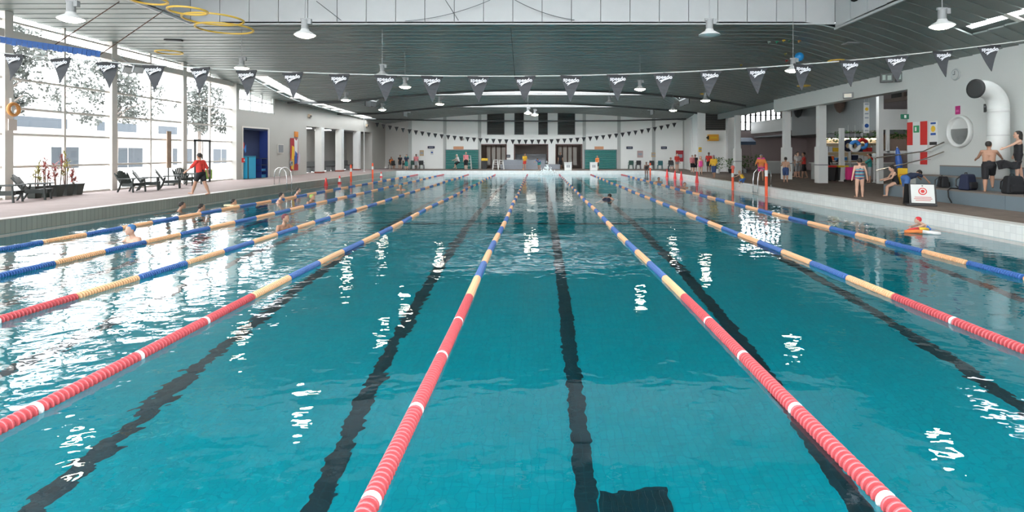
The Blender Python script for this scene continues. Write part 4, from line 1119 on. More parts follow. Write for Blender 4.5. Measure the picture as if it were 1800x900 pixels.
# ================================================================== OUTSIDE THE GLASS
tag(MB().box((-120, -80, -.2), (XW-.45, 140, .05)).build('ground', mat('pale_concrete', (.42, .40, .37), .7, var=.08, scale=.3)), 'pale concrete yard outside the window wall', 'ground', kind='structure')
M_ext = mat('render_white', (.52, .52, .50), .7, var=.03)
M_extg = mat('tinted_window', (.030, .042, .055), .6)
bld = thing('building', 'long white low building outside the window wall', 'building', (-36, 34, .05))
MB().box((-6, -40, 0), (0, 45, 3.3)).build('wall', M_ext, bld)
MB().box((-6.3, -40.3, 3.3), (.7, 45.3, 3.75)).build('eaves', M_ext, bld)
for i, (y, w, z0, z1) in enumerate(((-21, 1.9, .9, 2.4), (-16.5, 3.4, .8, 2.3), (-10, 1.7, .9, 2.2), (-3.5, 3.0, .6, 2.4), (1.0, 3.6, .6, 2.5), (8, 2.6, .8, 2.4), (14, 3.8, .7, 2.4), (22, 3.2, .8, 2.4), (29, 3.2, .8, 2.4))):
    f = MB().box((0, y-.1, z0-.1), (.06, y+w+.1, z1+.1)).build('window', M_white, bld)
    for j in range(2): MB().box((.06, y+w/2*j+.05, z0), (.08, y+w/2*(j+1)-.05, z1)).build('pane', M_extg, f)
bld2 = thing('building', 'taller white building with a grey upper window band behind the low one', 'building', (-48, 46, .05))
MB().box((-6, -30, 0), (0, 40, 6.0)).build('wall', M_ext, bld2)
for y in (-25, -14, -3, 6, 16, 26): MB().box((0, y, 4.4), (.06, y+6, 5.4)).build('window', M_extg, bld2)
MB().box((-6.3, -30.3, 6.0), (.3, 40.3, 6.25)).build('roof_edge', M_grey, bld2)
rnd = random.Random(11)
M_leaf2 = mat('tree_leaf', (.095, .105, .095), .7, var=.4, scale=2)
M_bark = mat('tree_bark', (.20, .17, .15), .8, var=.3)
for i, (x, y, h, r, lab) in enumerate(((-30.5, 23, 8.0, 2.6, 'leafy tree outside behind the potted cordylines'), (-31, 33, 9.5, 2.4, 'leafy tree outside beyond the second glazed column'), (-32, 43, 9.0, 2.8, 'leafy tree outside before the taller white building'), (-31, 52, 8.5, 2.5, 'leafy tree outside near the clerestory window'))):
    T = thing('tree', lab, 'tree', (x, y, .05), group='trees outside the window wall')
    b = MB().tube([(0, 0, 0), (.1, .05, h*.3), (-.05, .1, h*.6), (.1, 0, h*.9)], [.2, .16, .11, .04], 8)
    for k in range(7):
        a = rnd.uniform(0, 6.28); z = h*rnd.uniform(.4, .75)
        b.tube([(0, 0, z), (math.cos(a)*r*.45, math.sin(a)*r*.45, z+.6), (math.cos(a)*r*.8, math.sin(a)*r*.8, z+.9)], [.07, .05, .02], 5)
    b.build('trunk', M_bark, T)
    b = MB()
    cl = [(Vector((rnd.gauss(0, r*.4), rnd.gauss(0, r*.4), h*rnd.uniform(.48, 1.0))), rnd.uniform(.5, 1.0)) for _ in range(44)]
    for c, rr in cl:
        for k in range(85):
            d = Vector((rnd.gauss(0, 1), rnd.gauss(0, 1), rnd.gauss(0, 1))).normalized()*rr*rnd.uniform(.3, 1); p = c+d; s = rnd.uniform(.10, .2)
            u = Vector((rnd.uniform(-1, 1), rnd.uniform(-1, 1), rnd.uniform(-1, 1))).normalized()*s; v = u.cross(Vector((rnd.uniform(-1, 1), rnd.uniform(-1, 1), 1))).normalized()*s*.5
            b.quad(p-u, p+v, p+u, p-v)
    o = b.build('crown', M_leaf2, T); o['kind'] = 'stuff'

# ================================================================== LEFT DECK: CHAIRS, PLANTS
M_chair = mat('grey_green_resin', (.030, .038, .036), .45)
def make_chair(lab):
    T = thing('garden_chair', lab, 'chair', group='resin lounge chairs on the paved deck')
    # local: faces +y
    for s in (-1, 1):
        MB().tube([(s*.30, .36, 0), (s*.30, .34, .30), (s*.29, .33, .55)], [.035, .035, .03], 8).build('front_leg', M_chair, T)
        MB().tube([(s*.28, -.42, 0), (s*.28, -.30, .24), (s*.29, -.22, .52)], [.035, .035, .03], 8).build('rear_leg', M_chair, T)
        MB().prism([(s*.25, -.30), (s*.37, -.30), (s*.38, .30), (s*.34, .44), (s*.27, .44), (s*.24, .30)], 'z', .55, .585).build('armrest', M_chair, T)
    b = MB()
    for i in range(6):
        t = i/5; y = lerp(.38, -.20, t); z = lerp(.38, .27, t)+.03*math.sin(t*3.1)
        b.box((-.27, y-.045, z-.012), (.27, y+.045, z+.012))
    b.box((-.27, -.22, .24), (-.24, .40, .37)).box((.24, -.22, .24), (.27, .40, .37))
    b.build('seat', M_chair, T)
    Bk = MB().bar((-.26, -.24, .30), (-.30, -.56, .80), .03, .05).bar((.26, -.24, .30), (.30, -.56, .80), .03, .05).box((-.30, -.46, .56), (.30, -.43, .62)).build('backrest', M_chair, T)
    for i in range(7):
        x = -.24+.08*i; top = .90 - .16*abs((i-3)/3)**2
        M_ = Matrix.Translation((x, -.22, .28)) @ Matrix.Rotation(R(32), 4, 'X')
        MB().box((-.032, -.012, 0), (.032, .012, (top-.28)/math.cos(R(32))), M_).build('slat', M_chair, Bk)
    return T
CH = [(62, 351, 65, 'with its arm before the potted plants'), (8, 356, 70, 'beside the column with the life ring'), (232, 337.5, 100, 'at the open end of the row by the glass'),
      (262, 334.5, 62, 'second in the row by the glass'), (300, 331, 60, 'third in the row by the glass'), (322, 326.5, 130, 'fourth in the row by the glass'), (340, 323.5, 60, 'nearest the walking lifeguard')]
proto = None
for px, py, az, lab in CH:
    lab = 'dark resin lounge chair ' + lab
    if proto is None: o = proto = make_chair(lab)
    else: o = copy_tree(proto); o['label'] = lab
    o.location = deck(px, py); o.rotation_euler = (0, 0, R(-az))
# planters with cordylines
M_pot = mat('dark_pot', (.045, .055, .05), .5)
M_cord = mat('red_cordyline', (.30, .07, .06), .6, var=.5, scale=3)
M_cordg = mat('olive_cordyline', (.30, .26, .06), .6, var=.4, scale=3)
for i, (px, py, h, m, lab) in enumerate(((72, 346, 1.25, M_cordg, 'yellow-green leafed'), (90, 345, 1.40, M_cord, 'dark red bushy'), (102, 344.5, 1.50, M_cord, 'tallest dark red'), (114, 344, 1.62, M_cordg, 'slender olive-topped'), (123, 343, .95, M_cord, 'short reddish'))):
    p = Vector((XW+.55, 18.35/((CX-px)/F), DECK)); p.y = 20.75+.47*i
    T = thing('potted_plant', lab + ' cordyline in a dark square pot by the glass', 'plant', p, group='potted cordylines by the glass')
    b = MB(); w0, w1 = .13, .19
    b.v += [(-w0, -w0, 0), (w0, -w0, 0), (w0, w0, 0), (-w0, w0, 0), (-w1, -w1, .42), (w1, -w1, .42), (w1, w1, .42), (-w1, w1, .42)]
    for f in ((0, 3, 2, 1), (4, 5, 6, 7), (0, 1, 5, 4), (1, 2, 6, 5), (2, 3, 7, 6), (3, 0, 4, 7)): b.face(f)
    b.build('pot', M_pot, T); MB().box((-.2, -.2, .40), (.2, .2, .44)).build('pot_rim', M_pot, T)
    st = MB(); lf = MB(); rr = random.Random(i)
    for k in range(3):
        x, y, hh = rr.uniform(-.09, .09), rr.uniform(-.09, .09), h*(1, .8, .6)[k]
        st.tube([(x, y, .42), (x*1.4, y*1.4, hh*.7), (x*1.6, y*1.6, hh-.06)], [.018, .014, .01], 6)
        for q in range(26):
            a = rr.uniform(0, 6.28); el = rr.uniform(-.3, 1.3); l = rr.uniform(.16, .32); z = hh - rr.uniform(0, .5)*(hh-.45)
            c = Vector((x*1.5, y*1.5, z)); d = Vector((math.cos(a)*math.cos(el), math.sin(a)*math.cos(el), math.sin(el))); w = Vector((-math.sin(a), math.cos(a), 0))*.022
            mid = c+d*l*.55+Vector((0, 0, .02)); tip = c+d*l-Vector((0, 0, .06))
            lf.quad(c-w*.4, mid-w, mid+w, c+w*.4); n = len(lf.v); lf.v += [tuple(mid-w), tuple(tip), tuple(mid+w)]; lf.face((n, n+1, n+2))
    st.build('stem', mat('stem_brown', (.12, .07, .05), .7), T); o = lf.build('foliage', m, T); o['kind'] = 'stuff'
# totem banner by the glass, life-ring sign on first column
T = thing('banner_stand', 'narrow brown banner stand before the glass', 'banner', Vector((XW+.25, 18.65/((CX-297)/F), DECK)))
MB().box((-.02, -.16, .9), (.02, .16, 2.75)).build('cloth', mat('banner_brown', (.40, .28, .20), .6, var=.4, scale=2), T); MB().box((-.05, -.03, 0), (-.02, .03, 2.75)).build('pole', M_dark, T); MB().box((-.15, -.18, 0), (.12, .18, .03)).build('base', M_dark, T)
T = thing('life_ring', 'orange and white life ring hung on the glazed column beside the potted plants', 'life ring', (XW+.30, 20.2, 3.55-.0))
M_ = Matrix.Rotation(R(90), 4, 'Y')
MB().lathe([(.20+.06*math.cos(a*math.pi/4), .06*math.sin(a*math.pi/4)) for a in range(9)], 24, M_, closed=True).build('ring', mat('ring_orange', (.62, .28, .08), .5), T, True)
MB().box((-.13, -.05, -.2), (-.03, .05, .4)).build('bracket', M_white, T); MB().box((-.06, -.16, -.75), (-.03, .16, -.35)).build('notice', mat('notice_pale', (.62, .55, .50), .6), T)
tag(MB().box((XW+.02, 31.9, .5), (XW+.03, 33.0, 1.05)).build('window_sticker', mat('lime_sticker', (.30, .52, .10), .6)), 'lime green sticker low on the glass by the lifeguard', 'sticker')
# alarm box by the door
T = thing('alarm_box', 'red alarm box beside the blue doorway', 'alarm', (lw(35.9)+.03, 35.75, 1.55))
MB().box((-.03, -.1, -.14), (.06, .1, .14)).build('case', M_red, T); MB().lathe([(.0, .0), (.05, .0), (.05, .03), (.0, .03)], 12, Matrix.Translation((.06, 0, 0)) @ Matrix.Rotation(R(90), 4, 'Y')).build('button', M_white, T)

# kickboard lockers in the blue doorway
M_cyan = mat('cyan_panel', (.02, .38, .62), .45)
for i, (t, w, h, lab) in enumerate(((.22, .95, 1.42, 'bright cyan storage locker in the blue doorway'), (.72, .8, 1.30, 'dark open rack of blue kickboards in the blue doorway'))):
    y = lerp(yb0, yb1, t)
    T = thing('storage_locker', lab, 'locker', (lw(y)-.12, y, DECK))
    if i == 0:
        MB().box((-.35, -w/2, 0), (.35, w/2, h)).build('body', M_dark, T); MB().box((.35, -w/2+.04, .03), (.37, w/2-.04, h-.03)).build('door', M_cyan, T); MB().box((-.36, -w/2-.02, h), (.36, w/2+.02, h+.03)).build('top', M_cyan, T)
        MB().box((-.3, -w/2-.012, .03), (.3, -w/2, h-.03)).build('side_panel', M_cyan, T)
    else:
        for z in (0, .42, .84, 1.27): MB().box((-.3, -w/2, z), (.3, w/2, z+.03)).build('shelf_board', M_dark, T)
        for yq in (-w/2, w/2-.03): MB().box((-.3, yq, 0), (.3, yq+.03, h)).build('side', MATS['bright_blue_paint'], T)
for k in range(6):
    y = lerp(yb0, yb1, .72); z = DECK+(.45 if k < 3 else .03)+.06*(k % 3)
    tag(MB().box((-.24, -.30, 0), (.24, .30, .045)).build('kickboard', M_cyan if k % 2 else M_blue, loc=(lw(y)-.12, y+.01*k, z)), '%s foam kickboard stacked on the %s rack shelf' % ('cyan' if k % 2 else 'blue', 'second' if k < 3 else 'bottom'), 'kickboard', 'kickboards in the rack')
# bright fish mural on the blue wall
y = lerp(yb0, yb1, .25)
T = thing('wall_mural', 'colourful cut-out fish shapes on the blue doorway wall', 'mural', (lw(y)-.585, y, 2.2))
for pts, m, nm in (([(-.5, -.1), (-.1, -.25), (.25, 0), (-.1, .3), (-.45, .2)], M_yellow, 'yellow_shape'), ([(-.2, .15), (.1, .7), (.45, .45), (.5, .1), (.1, .05)], M_red, 'red_shape'), ([(.4, .1), (.8, .5), (.85, .1), (.6, -.2)], MATS['stock_blue'], 'blue_shape')):
    MB().prism(pts, 'x', .0, .03).build(nm, m, T)
# noticeboards on left wall
y = lw_y(492.5); z = 2.55
T = thing('notice_board', 'grey framed notice board beside the blue doorway', 'notice board', (lw(y)+.02, y, 2.3))
MB().box((-.02, -.42, -.32), (.03, .42, .32)).build('frame', M_frame, T); MB().box((.03, -.38, -.28), (.04, .38, .28)).build('board', M_grey, T)
y = lw_y(519)
T = thing('wall_mural', 'tall red cut-out mural of a figure with a yellow towel by the recess', 'mural', (lw(y)+.03, y, DECK))
MB().box((-.03, -.85, .35), (0, .85, 2.75)).build('backing', mat('mural_red', (.36, .03, .04), .6, var=.35, scale=2), T)
MB().prism([(-.15, 1.4), (.3, 1.4), (.35, 2.75), (.05, 2.55), (-.25, 2.75)], 'x', 0, .02).build('white_shape', M_white, T)
MB().prism([(-.75, .5), (-.35, .4), (-.30, 2.1), (-.62, 2.2)], 'x', 0, .025).build('yellow_shape', M_yellow, T)
MB().prism([(-.25, .8), (.2, .9), (.25, 1.6), (-.1, 1.8)], 'x', 0, .03).build('blue_shape', M_blue, T)
MB().prism([(.3, .8), (.7, .9), (.75, 1.5), (.5, 1.7)], 'x', 0, .03).build('pale_shape', mat('mural_lilac', (.50, .45, .55), .6), T)
MB().box((-.02, -.2, 2.85), (.03, .4, 3.25)).build('orange_panel', mat('mural_orange', (.65, .22, .03), .6), T)
for i, px in enumerate((541, 643)):
    y = lw_y(px)+.2; zz = EYE+(HY-(204 if i == 0 else 221))/F*y
    T = thing('wall_light', 'small brass spot lamp on the left wall %s' % ('above the first recess bay' if i == 0 else 'above the last recess bay'), 'lamp', (lw(y)+.15, y, zz))
    MB().box((-.15, -.2, -.1), (.0, .2, .14)).build('housing', mat('brass_lamp', (.50, .40, .28), .5), T); MB().box((0, -.15, -.08), (.02, .15, .06)).build('lens', M_dark, T)
# shopping trolley / stroller stuff in recess: dark benches
for i, px in enumerate((550, 583, 614, 645)):
    y = lw_y(px); T = thing('recess_bench', 'dark bench in the %s bay of the recess' % ('first', 'second', 'third', 'fourth')[i], 'bench', (lw(y)-1.7, y, DECK), group='benches in the recess')
    MB().box((-.25, -.8, .42), (.25, .8, .48)).build('seat', M_dark, T)
    for s in (-.65, .65): MB().box((-.2, s-.03, 0), (.2, s+.03, .42)).build('leg', M_grey, T)
y = lw_y(543); T = thing('wall_emblem', 'dark blue round fish sign in the first recess bay', 'sign', (lw(y)-2.48, y+.8, 1.9))
MB().lathe([(.0, .0), (.30, .0), (.30, .03), (.0, .03)], 18, Matrix.Rotation(R(90), 4, 'Y')).build('disc', M_navy, T); MB().box((.03, -.18, -.04), (.036, .18, .06)).build('print_block', MATS['stock_blue'], T)
y = lw_y(580); T = thing('caution_sign', 'white arched caution board on the deck in the recess', 'sign', (lw(y)-.7, y, DECK))
MB().prism([(-.25, 0), (.25, 0), (.25, .5), (.15, .68), (-.15, .68), (-.25, .5)], 'x', -.03, .03).build('board', M_white, T); MB().box((-.1, -.28, 0), (.1, .28, .04)).build('foot', M_grey, T)
# trolley bike frame near ladder -> equipment stand
y = lw_y(505); T = thing('hose_reel', 'thin metal stand with a coiled hose beside the mural', 'hose reel', (lw(y)+.45, y-.4, DECK))
MB().tube([(0, -.3, 0), (0, -.3, 1.2), (0, .3, 1.2), (0, .3, 0)], .02, 6).build('stand', M_steel, T); MB().lathe([(.14+.06*math.cos(a*math.pi/4), .06*math.sin(a*math.pi/4)) for a in range(9)], 20, Matrix.Translation((0, 0, .9)) @ Matrix.Rotation(R(90), 4, 'Y'), closed=True).build('coil', M_grey, T, True)

# ================================================================== FAR END
yb_ = 57.6
T = thing('bleacher', 'low grey concrete bleacher before the far openings', 'bleacher', (fx(932, yb_), yb_, DECK))
w = (fx(985, yb_)-fx(880, yb_))/2
MB().box((-w, 0, 0), (w, .7, .50)).build('lower_step', mat('bleacher_grey', (.26, .28, .31), .6, var=.08), T); MB().box((-w+.3, .7, 0), (w-1.5, 1.3, .95)).build('upper_step', MATS['bleacher_grey'], T)
yc_ = YF+2.4
T = thing('bleacher', 'second grey bleacher inside the middle far opening', 'bleacher', (fx(933, yc_), yc_, DECK))
for k in range(3): MB().box((-1.7, k*.6, 0), (1.7, k*.6+.6, .75+.4*k)).build('step', MATS['bleacher_grey'], T)
for i, (px, lab) in enumerate(((998.5, 'before the far opening by the bleacher'), (1043.5, 'before the teal shutter'))):
    p = at(px, 300, 53.9); p.z = DECK
    T = thing('lane_block', 'white boxy starting block ' + lab, 'starting block', p, group='white starting blocks')
    bevel(MB().box((-.34, -.25, 0), (.34, .3, .72)).build('body', M_white, T), .02); MB().box((-.36, -.30, .72), (.36, .34, .77)).build('top', MATS['white_nosing'], T)
    for k, (a, b_) in enumerate(((-.14, -.03), (.03, .14))): MB().box((a, -.262, .28), (b_, -.25, .52)).build('print_block', M_grey, T)
def trestle(px, Y, h, lab):
    p = at(px, 297, Y); p.z = DECK
    T = thing('step_ladder', lab, 'ladder', p, group='white A-frame ladders at the far end')
    for s in (-1, 1):
        MB().bar((s*.28, -.35, 0), (s*.18, 0, h), .05, .04).build('leg', M_white, T); MB().bar((s*.28, .35, 0), (s*.18, 0, h), .05, .04).build('leg', M_white, T)
    for t in (.25, .5, .75): MB().box((-.25, -.35*(1-t)-.05, h*t), (.25, -.35*(1-t)+.08, h*t+.03)).build('tread', M_white, T)
    MB().box((-.22, -.12, h), (.22, .12, h+.04)).build('platform', M_white, T)
trestle(824, 57.8, 1.35, 'white A-frame ladder by the teal shutter near the yellow bin'); trestle(871, 56.6, .95, 'small white A-frame ladder at the bleacher end'); trestle(881, 56.9, .9, 'second small white A-frame ladder against the bleacher')
p = at(852, 297, 58.6); p.z = DECK
T = thing('wheelie_bin', 'dark bin with a yellow lid in the far opening', 'bin', p)
MB().lathe([(.24, 0), (.29, .85), (.0, .85)], 4, Matrix.Rotation(R(45), 4, 'Z') @ Matrix.Diagonal((1.3, 1.3, 1, 1))).build('body', M_dark, T); bevel(MB().box((-.33, -.33, .85), (.33, .33, 1.12)).build('lid', M_yellow, T), .03)
# small signs on the far wall
def wall_plate(px0, px1, py0, py1, m, lab, Y=YF, cat='sign'):
    p = at((px0+px1)/2, (py0+py1)/2, Y)
    T = thing('wall_sign', lab, cat, (p.x, Y-.07, p.z)); w = (px1-px0)/F*Y/2; h = (py1-py0)/F*Y/2
    MB().box((-w, 0, -h), (w, .06, h)).build('plate', m, T); MB().box((-w*.7, -.012, -h*.3), (w*.7, 0, h*.3)).build('print_block', MATS['print_grey'] if m is not M_white else M_blue, T)
wall_plate(752, 764, 257, 261, M_navy, 'navy plate sign nearest the pilaster beside the teal shutter')
wall_plate(757, 762, 264, 272, M_white, 'white notice below the navy plate sign')
wall_plate(738, 745, 264, 274, mat('poster_ochre', (.50, .38, .24), .6), 'ochre poster on the far wall behind the pink-shirted adult')
wall_plate(1101, 1112, 257.5, 262, M_navy, 'navy plate sign above the plastic chairs'); wall_plate(1162, 1172, 257.5, 262, M_navy, 'navy plate sign nearest the red board')
wall_plate(1120, 1130, 265, 277, mat('poster_pink', (.50, .36, .34), .6), 'pinkish poster between the navy plate signs'); wall_plate(1145, 1152, 268, 276, MATS['poster_ochre'], 'ochre poster near the second navy plate sign')
wall_plate(1188, 1201, 264.5, 284, mat('board_red', (.40, .02, .03), .5), 'large dark red notice board by the far corner')
wall_plate(890, 897, 272, 277, M_dark, 'small dark wall panel between the far openings')
p = at(1254, 242, yp-.4)
T = thing('hanging_sign', 'orange arrow-ended sign box on the corner pier', 'sign', p)
MB().box((-.42, -.15, -.28), (.42, .39, .28)).build('box', mat('orange_lightbox', (.75, .36, .04), .5), T); MB().prism([(-.42, -.2), (-.62, 0), (-.42, .2)], 'y', -.1, .1).build('arrow_end', M_black, T); MB().box((-.3, -.165, -.08), (.3, -.15, .08)).build('print_block', M_yellow, T)
wall_plate(1228, 1233, 259, 267, M_yellow, 'yellow diamond notice low on the corner pier', yp-.0)
T = thing('speaker_mount', 'small beige spotlight fixed on the far wall by the flags', 'light', at(812, 243, YF-.3))
MB().lathe([(.0, -.25), (.16, -.2), (.13, .1), (.0, .12)], 14, Matrix.Rotation(R(60), 4, 'X')).build('housing', mat('spot_pale', (.62, .56, .52), .5), T); MB().box((-.04, .0, -.04), (.04, .29, .04)).build('bracket', M_grey, T)
# plastic chairs at the far right
M_gchair = mat('green_resin', (.02, .08, .06), .5)
def stack_chair(px, Y, m, rz, lab):
    p = at(px, 297, Y); p.z = DECK
    T = thing('plastic_chair', lab, 'chair', p, rz, group='plastic chairs along the far wall')
    for sx in (-1, 1):
        for sy in (-1, 1): MB().bar((sx*.24, sy*.24, 0), (sx*.2, sy*.2, .44), .045).build('leg', m, T)
        MB().bar((sx*.26, -.2, .64), (sx*.26, .24, .64), .05, .03).build('armrest', m, T)
    MB().box((-.24, -.24, .42), (.24, .24, .46)).build('seat', m, T); MB().box((-.24, .2, .46), (.24, .25, .88)).build('backrest', m, T)
for px, Y, m, lab in ((1109, 58.6, M_gchair, 'green plastic chair below the navy plate sign'), (1122, 58.6, M_dark, 'black plastic chair next to the green one'), (1145, 57.5, M_dark, 'black plastic chair behind the far corner post'), (1160, 57.0, mat('teal_resin', (.02, .12, .14), .5), 'teal plastic chair beside the seated dark figure'),
                  (712, 58.5, M_dark, 'black plastic chair behind the teal towel'), (741, 58.6, M_dark, 'black plastic chair beside the pink-shirted adult'), (727, 58.6, M_gchair, 'green plastic chair behind the pink-shirted adult')):
    stack_chair(px, Y, m, R(180), lab)
# tables and plants behind the corner pillar
for i, (px, Y, h) in enumerate(((1262, 46.5, .9), (1284, 46.5, .8), (1310, 47, 1.0), (1331, 48.5, 1.1))):
    p = at(px, 300, Y); p.z = DECK
    T = thing('potted_plant', 'leafy green bush in a %s pot %s' % (('white', 'black', 'grey', 'brown')[i], ('behind the yellow-shirted adult', 'beside the corner pillar', 'past the corner pillar', 'below the blue awning')[i]), 'plant', p, group='potted bushes near the corner pillar')
    MB().lathe([(.14, 0), (.2, .35), (.0, .34)], 14).build('pot', (M_white, M_black, M_grey, M_bark)[i], T)
    b = MB(); rr = random.Random(40+i)
    for k in range(160):
        c = Vector((rr.gauss(0, .22), rr.gauss(0, .22), .4+rr.random()*h)); s = rr.uniform(.05, .1); u = Vector((rr.uniform(-1, 1), rr.uniform(-1, 1), rr.uniform(-1, 1))).normalized()*s; v = u.cross(Vector((.3, .2, 1))).normalized()*s*.6
        b.quad(c-u, c+v, c+u, c-v)
    o = b.build('foliage', M_green, T); o['kind'] = 'stuff'
p = at(1312, 250, 53.5)
T = thing('awning', 'small blue awning in the side hall beyond the corner pillar', 'awning', (p.x, p.y, p.z))
MB().prism([(-.5, -.25), (.6, -.1), (.6, .45), (-.5, .05)], 'x', -.8, .7).build('canopy', mat('awning_blue', (.10, .16, .25), .6), T)
for x in (-.75, .65): MB().bar((x, .55, -.15), (x, .55, -(p.z-DECK)), .05).build('post', M_steel, T)
p = deck(1352, 305.0)
T = thing('low_counter', 'low pale counter beyond the second pillar', 'counter', (p.x+1, p.y, DECK))
MB().box((-1.2, 0, 0), (1.2, .5, .95)).build('front_panel', MATS['counter_grey'], T); MB().box((-1.25, -.05, .95), (1.25, .55, 1.0)).build('counter_top', M_white, T)
# splash at the far end
sp = Vector((.85, 51.2, 0))
b = MB(); rr = random.Random(5)
for k in range(420):
    a = rr.uniform(0, 6.28); d = min(.95, abs(rr.gauss(0, .5))); z = max(.0, rr.gauss(.25, .25)*(1.3-d)); b.ball((math.cos(a)*d, math.sin(a)*d, z), rr.uniform(.015, .06), 5, 4)
o = b.build('water_splash', mat('splash_foam', (.85, .9, .9), .3), loc=(sp.x, sp.y, .0)); tag(o, 'white splash of water at the far end before the bleacher', 'splash', kind='stuff')

# ================================================================== PEOPLE
def skin(name, c): return mat('skin_'+name, c, .55, var=.06, scale=9)
SK = {'light': skin('light', (.60, .36, .26)), 'tan': skin('tan', (.42, .23, .15)), 'dark': skin('dark', (.16, .085, .06))}
M_eye = mat('eye_dark', (.02, .015, .012), .3); M_lip = mat('lip', (.38, .13, .11), .5)
def caps(mb, p, q, r0, r1, seg=10):
    p, q = Vector(p), Vector(q); d = q-p; l = d.length
    if l < 1e-5: mb.ball(p, r0, seg, 8); return
    M = Matrix.Translation(p) @ d.to_track_quat('Z', 'Y').to_matrix().to_4x4()
    prof = [(1e-5, -r0)] + [(r0*math.cos(a), r0*math.sin(a)) for a in (-1.1, -.6, -.2, 0)] + [(r1*math.cos(a), l+r1*math.sin(a)) for a in (0, .2, .6, 1.1)] + [(1e-5, l+r1)]
    mb.lathe(prof, seg, M)
def remesh(mb, name, material, vox, parent=None, sm_it=3):
    me = bpy.data.meshes.new('tmp'); me.from_pydata(mb.v, [], mb.f); me.update()
    o = bpy.data.objects.new('tmp', me)
    m = o.modifiers.new('r', 'REMESH'); m.mode = 'VOXEL'; m.voxel_size = vox; m.use_smooth_shade = True
    if sm_it:
        s = o.modifiers.new('s', 'SMOOTH'); s.factor = .5; s.iterations = sm_it
    res = evaluate(o); res.name = name; bpy.data.meshes.remove(me)
    res.materials.clear()
    for q in (material if isinstance(material, (list, tuple)) else [material]): res.materials.append(q)
    return res
def rotx(v, a): return Matrix.Rotation(a, 3, 'X') @ v
def person(lab, loc, az, H=1.65, skin='tan', hair=(.02, .015, .012), hairstyle='short', shirt=None, sleeve=.55, shorts=None, leg=.55, suit=None, suit_stripes=None,
           lean=0, legs=((0, 0), (0, 0)), arms=((5, 8, 10), (5, 8, 10)), head=(0, 0), seat=False, fine=False, group='people around the pool', swim=False, cap=None, towel=None, spread=.03, zoff=None):
    """az: heading in degrees, 0 = facing away (+y), 90 = facing +x ; legs: (thigh, knee) ; arms: (pitch, abduct, elbow)"""
    vox = .0115 if fine else (.016 if loc[1] < 32 else .026)
    u = H
    hip = Vector((0, 0, .525*u)); L = R(-lean)
    def tor(x, y, z): return hip + rotx(Vector((x*u, y*u, z*u)), L)
    body = MB(); shr = MB(); sht = MB(); sw = MB()
    J = {}
    # torso
    k = 1.0
    for (mb, inf) in ((body, 0), (shr, .012)):
        caps(mb, tor(-.045, 0, .0), tor(.045, 0, .0), .068*u+inf, .068*u+inf)
        caps(mb, tor(-.035, .004, .09), tor(.035, .004, .09), .058*u+inf, .058*u+inf)
        caps(mb, tor(-.04, 0, .0), tor(-.05, 0, .22), .062*u+inf, .060*u+inf); caps(mb, tor(.04, 0, .0), tor(.05, 0, .22), .062*u+inf, .060*u+inf)
        caps(mb, tor(-.055, .006, .205), tor(.055, .006, .205), .062*u+inf, .062*u+inf)
        caps(mb, tor(-.095, -.005, .268), tor(.095, -.005, .268), .035*u+inf, .035*u+inf)
    caps(sw, tor(-.045, 0, -.005), tor(.045, 0, -.005), .068*u+.010, .068*u+.010); caps(sw, tor(-.035, .004, .09), tor(.035, .004, .09), .058*u+.010, .058*u+.010)
    caps(sw, tor(-.045, 0, 0), tor(-.05, 0, .19), .062*u+.009, .060*u+.009); caps(sw, tor(.045, 0, 0), tor(.05, 0, .19), .062*u+.009, .060*u+.009); caps(sw, tor(-.05, .006, .195), tor(.05, .006, .195), .06*u+.009, .06*u+.009)
    for s in (-1, 1): caps(sw, tor(s*.05, 0, .2), tor(s*.055, -.01, .285), .018*u, .018*u)
    caps(body, tor(0, -.005, .26), tor(0, .005, .335), .036*u, .032*u)                # neck
    hc = tor(0, .012, .40); hp, hy = R(head[0]), R(head[1])
    HM = Matrix.Translation(hc) @ Matrix.Rotation(hy, 4, 'Z') @ Matrix.Rotation(L*.6 - hp, 4, 'X')
    def hd(x, y, z): return HM @ Vector((x*u, y*u, z*u))
    hs = 1.0 if H > 1.5 else 1.12
    body.lathe([(1e-5, -.068*u*hs), (.030*u*hs, -.058*u*hs), (.047*u*hs, -.03*u*hs), (.053*u*hs, .012*u*hs), (.047*u*hs, .045*u*hs), (.026*u*hs, .062*u*hs), (1e-5, .068*u*hs)], 14, HM @ Matrix.Diagonal((.92, 1.12, 1, 1)))
    caps(body, hd(0, .052*hs, .0), hd(0, .064*hs, -.018*hs), .008*u, .010*u, 8)       # nose
    caps(body, hd(0, .040*hs, -.045*hs), hd(0, .046*hs, -.055*hs), .018*u, .014*u, 8)  # chin
    for s in (-1, 1): body.ball(hd(s*.050*hs, -.002, -.006), .014*u, 8, 6, (.5, .8, 1.2))
    # legs
    feetz = 1e9
    for i, s in enumerate((-1, 1)):
        th, kn = R(legs[i][0]), R(legs[i][1])
        h = hip + Vector((s*.052*u, 0, -.01*u))
        d1 = Vector((s*spread, math.sin(th), -math.cos(th))).normalized(); kp = h + d1*.245*u
        a2 = th-kn; d2 = Vector((s*spread*.3, math.sin(a2), -math.cos(a2))).normalized(); an = kp + d2*.235*u
        caps(body, h, kp, .062*u, .038*u); caps(body, kp, kp+d2*.09*u, .037*u, .040*u); caps(body, kp+d2*.09*u, an, .039*u, .023*u)
        fa = a2*.55 if not swim else a2; fd = Vector((s*.12, math.cos(fa), math.sin(fa)*.8)).normalized()
        caps(body, an + Vector((0, -.01*u, -.020*u)), an + fd*.095*u + Vector((0, 0, -.026*u)), .020*u, .017*u)
        feetz = min(feetz, an.z-.040*u, (an+fd*.095*u).z-.043*u)
        caps(sht, h, h.lerp(kp, leg), .072*u, .058*u)
        J['knee', s] = kp; J['ankle', s] = an
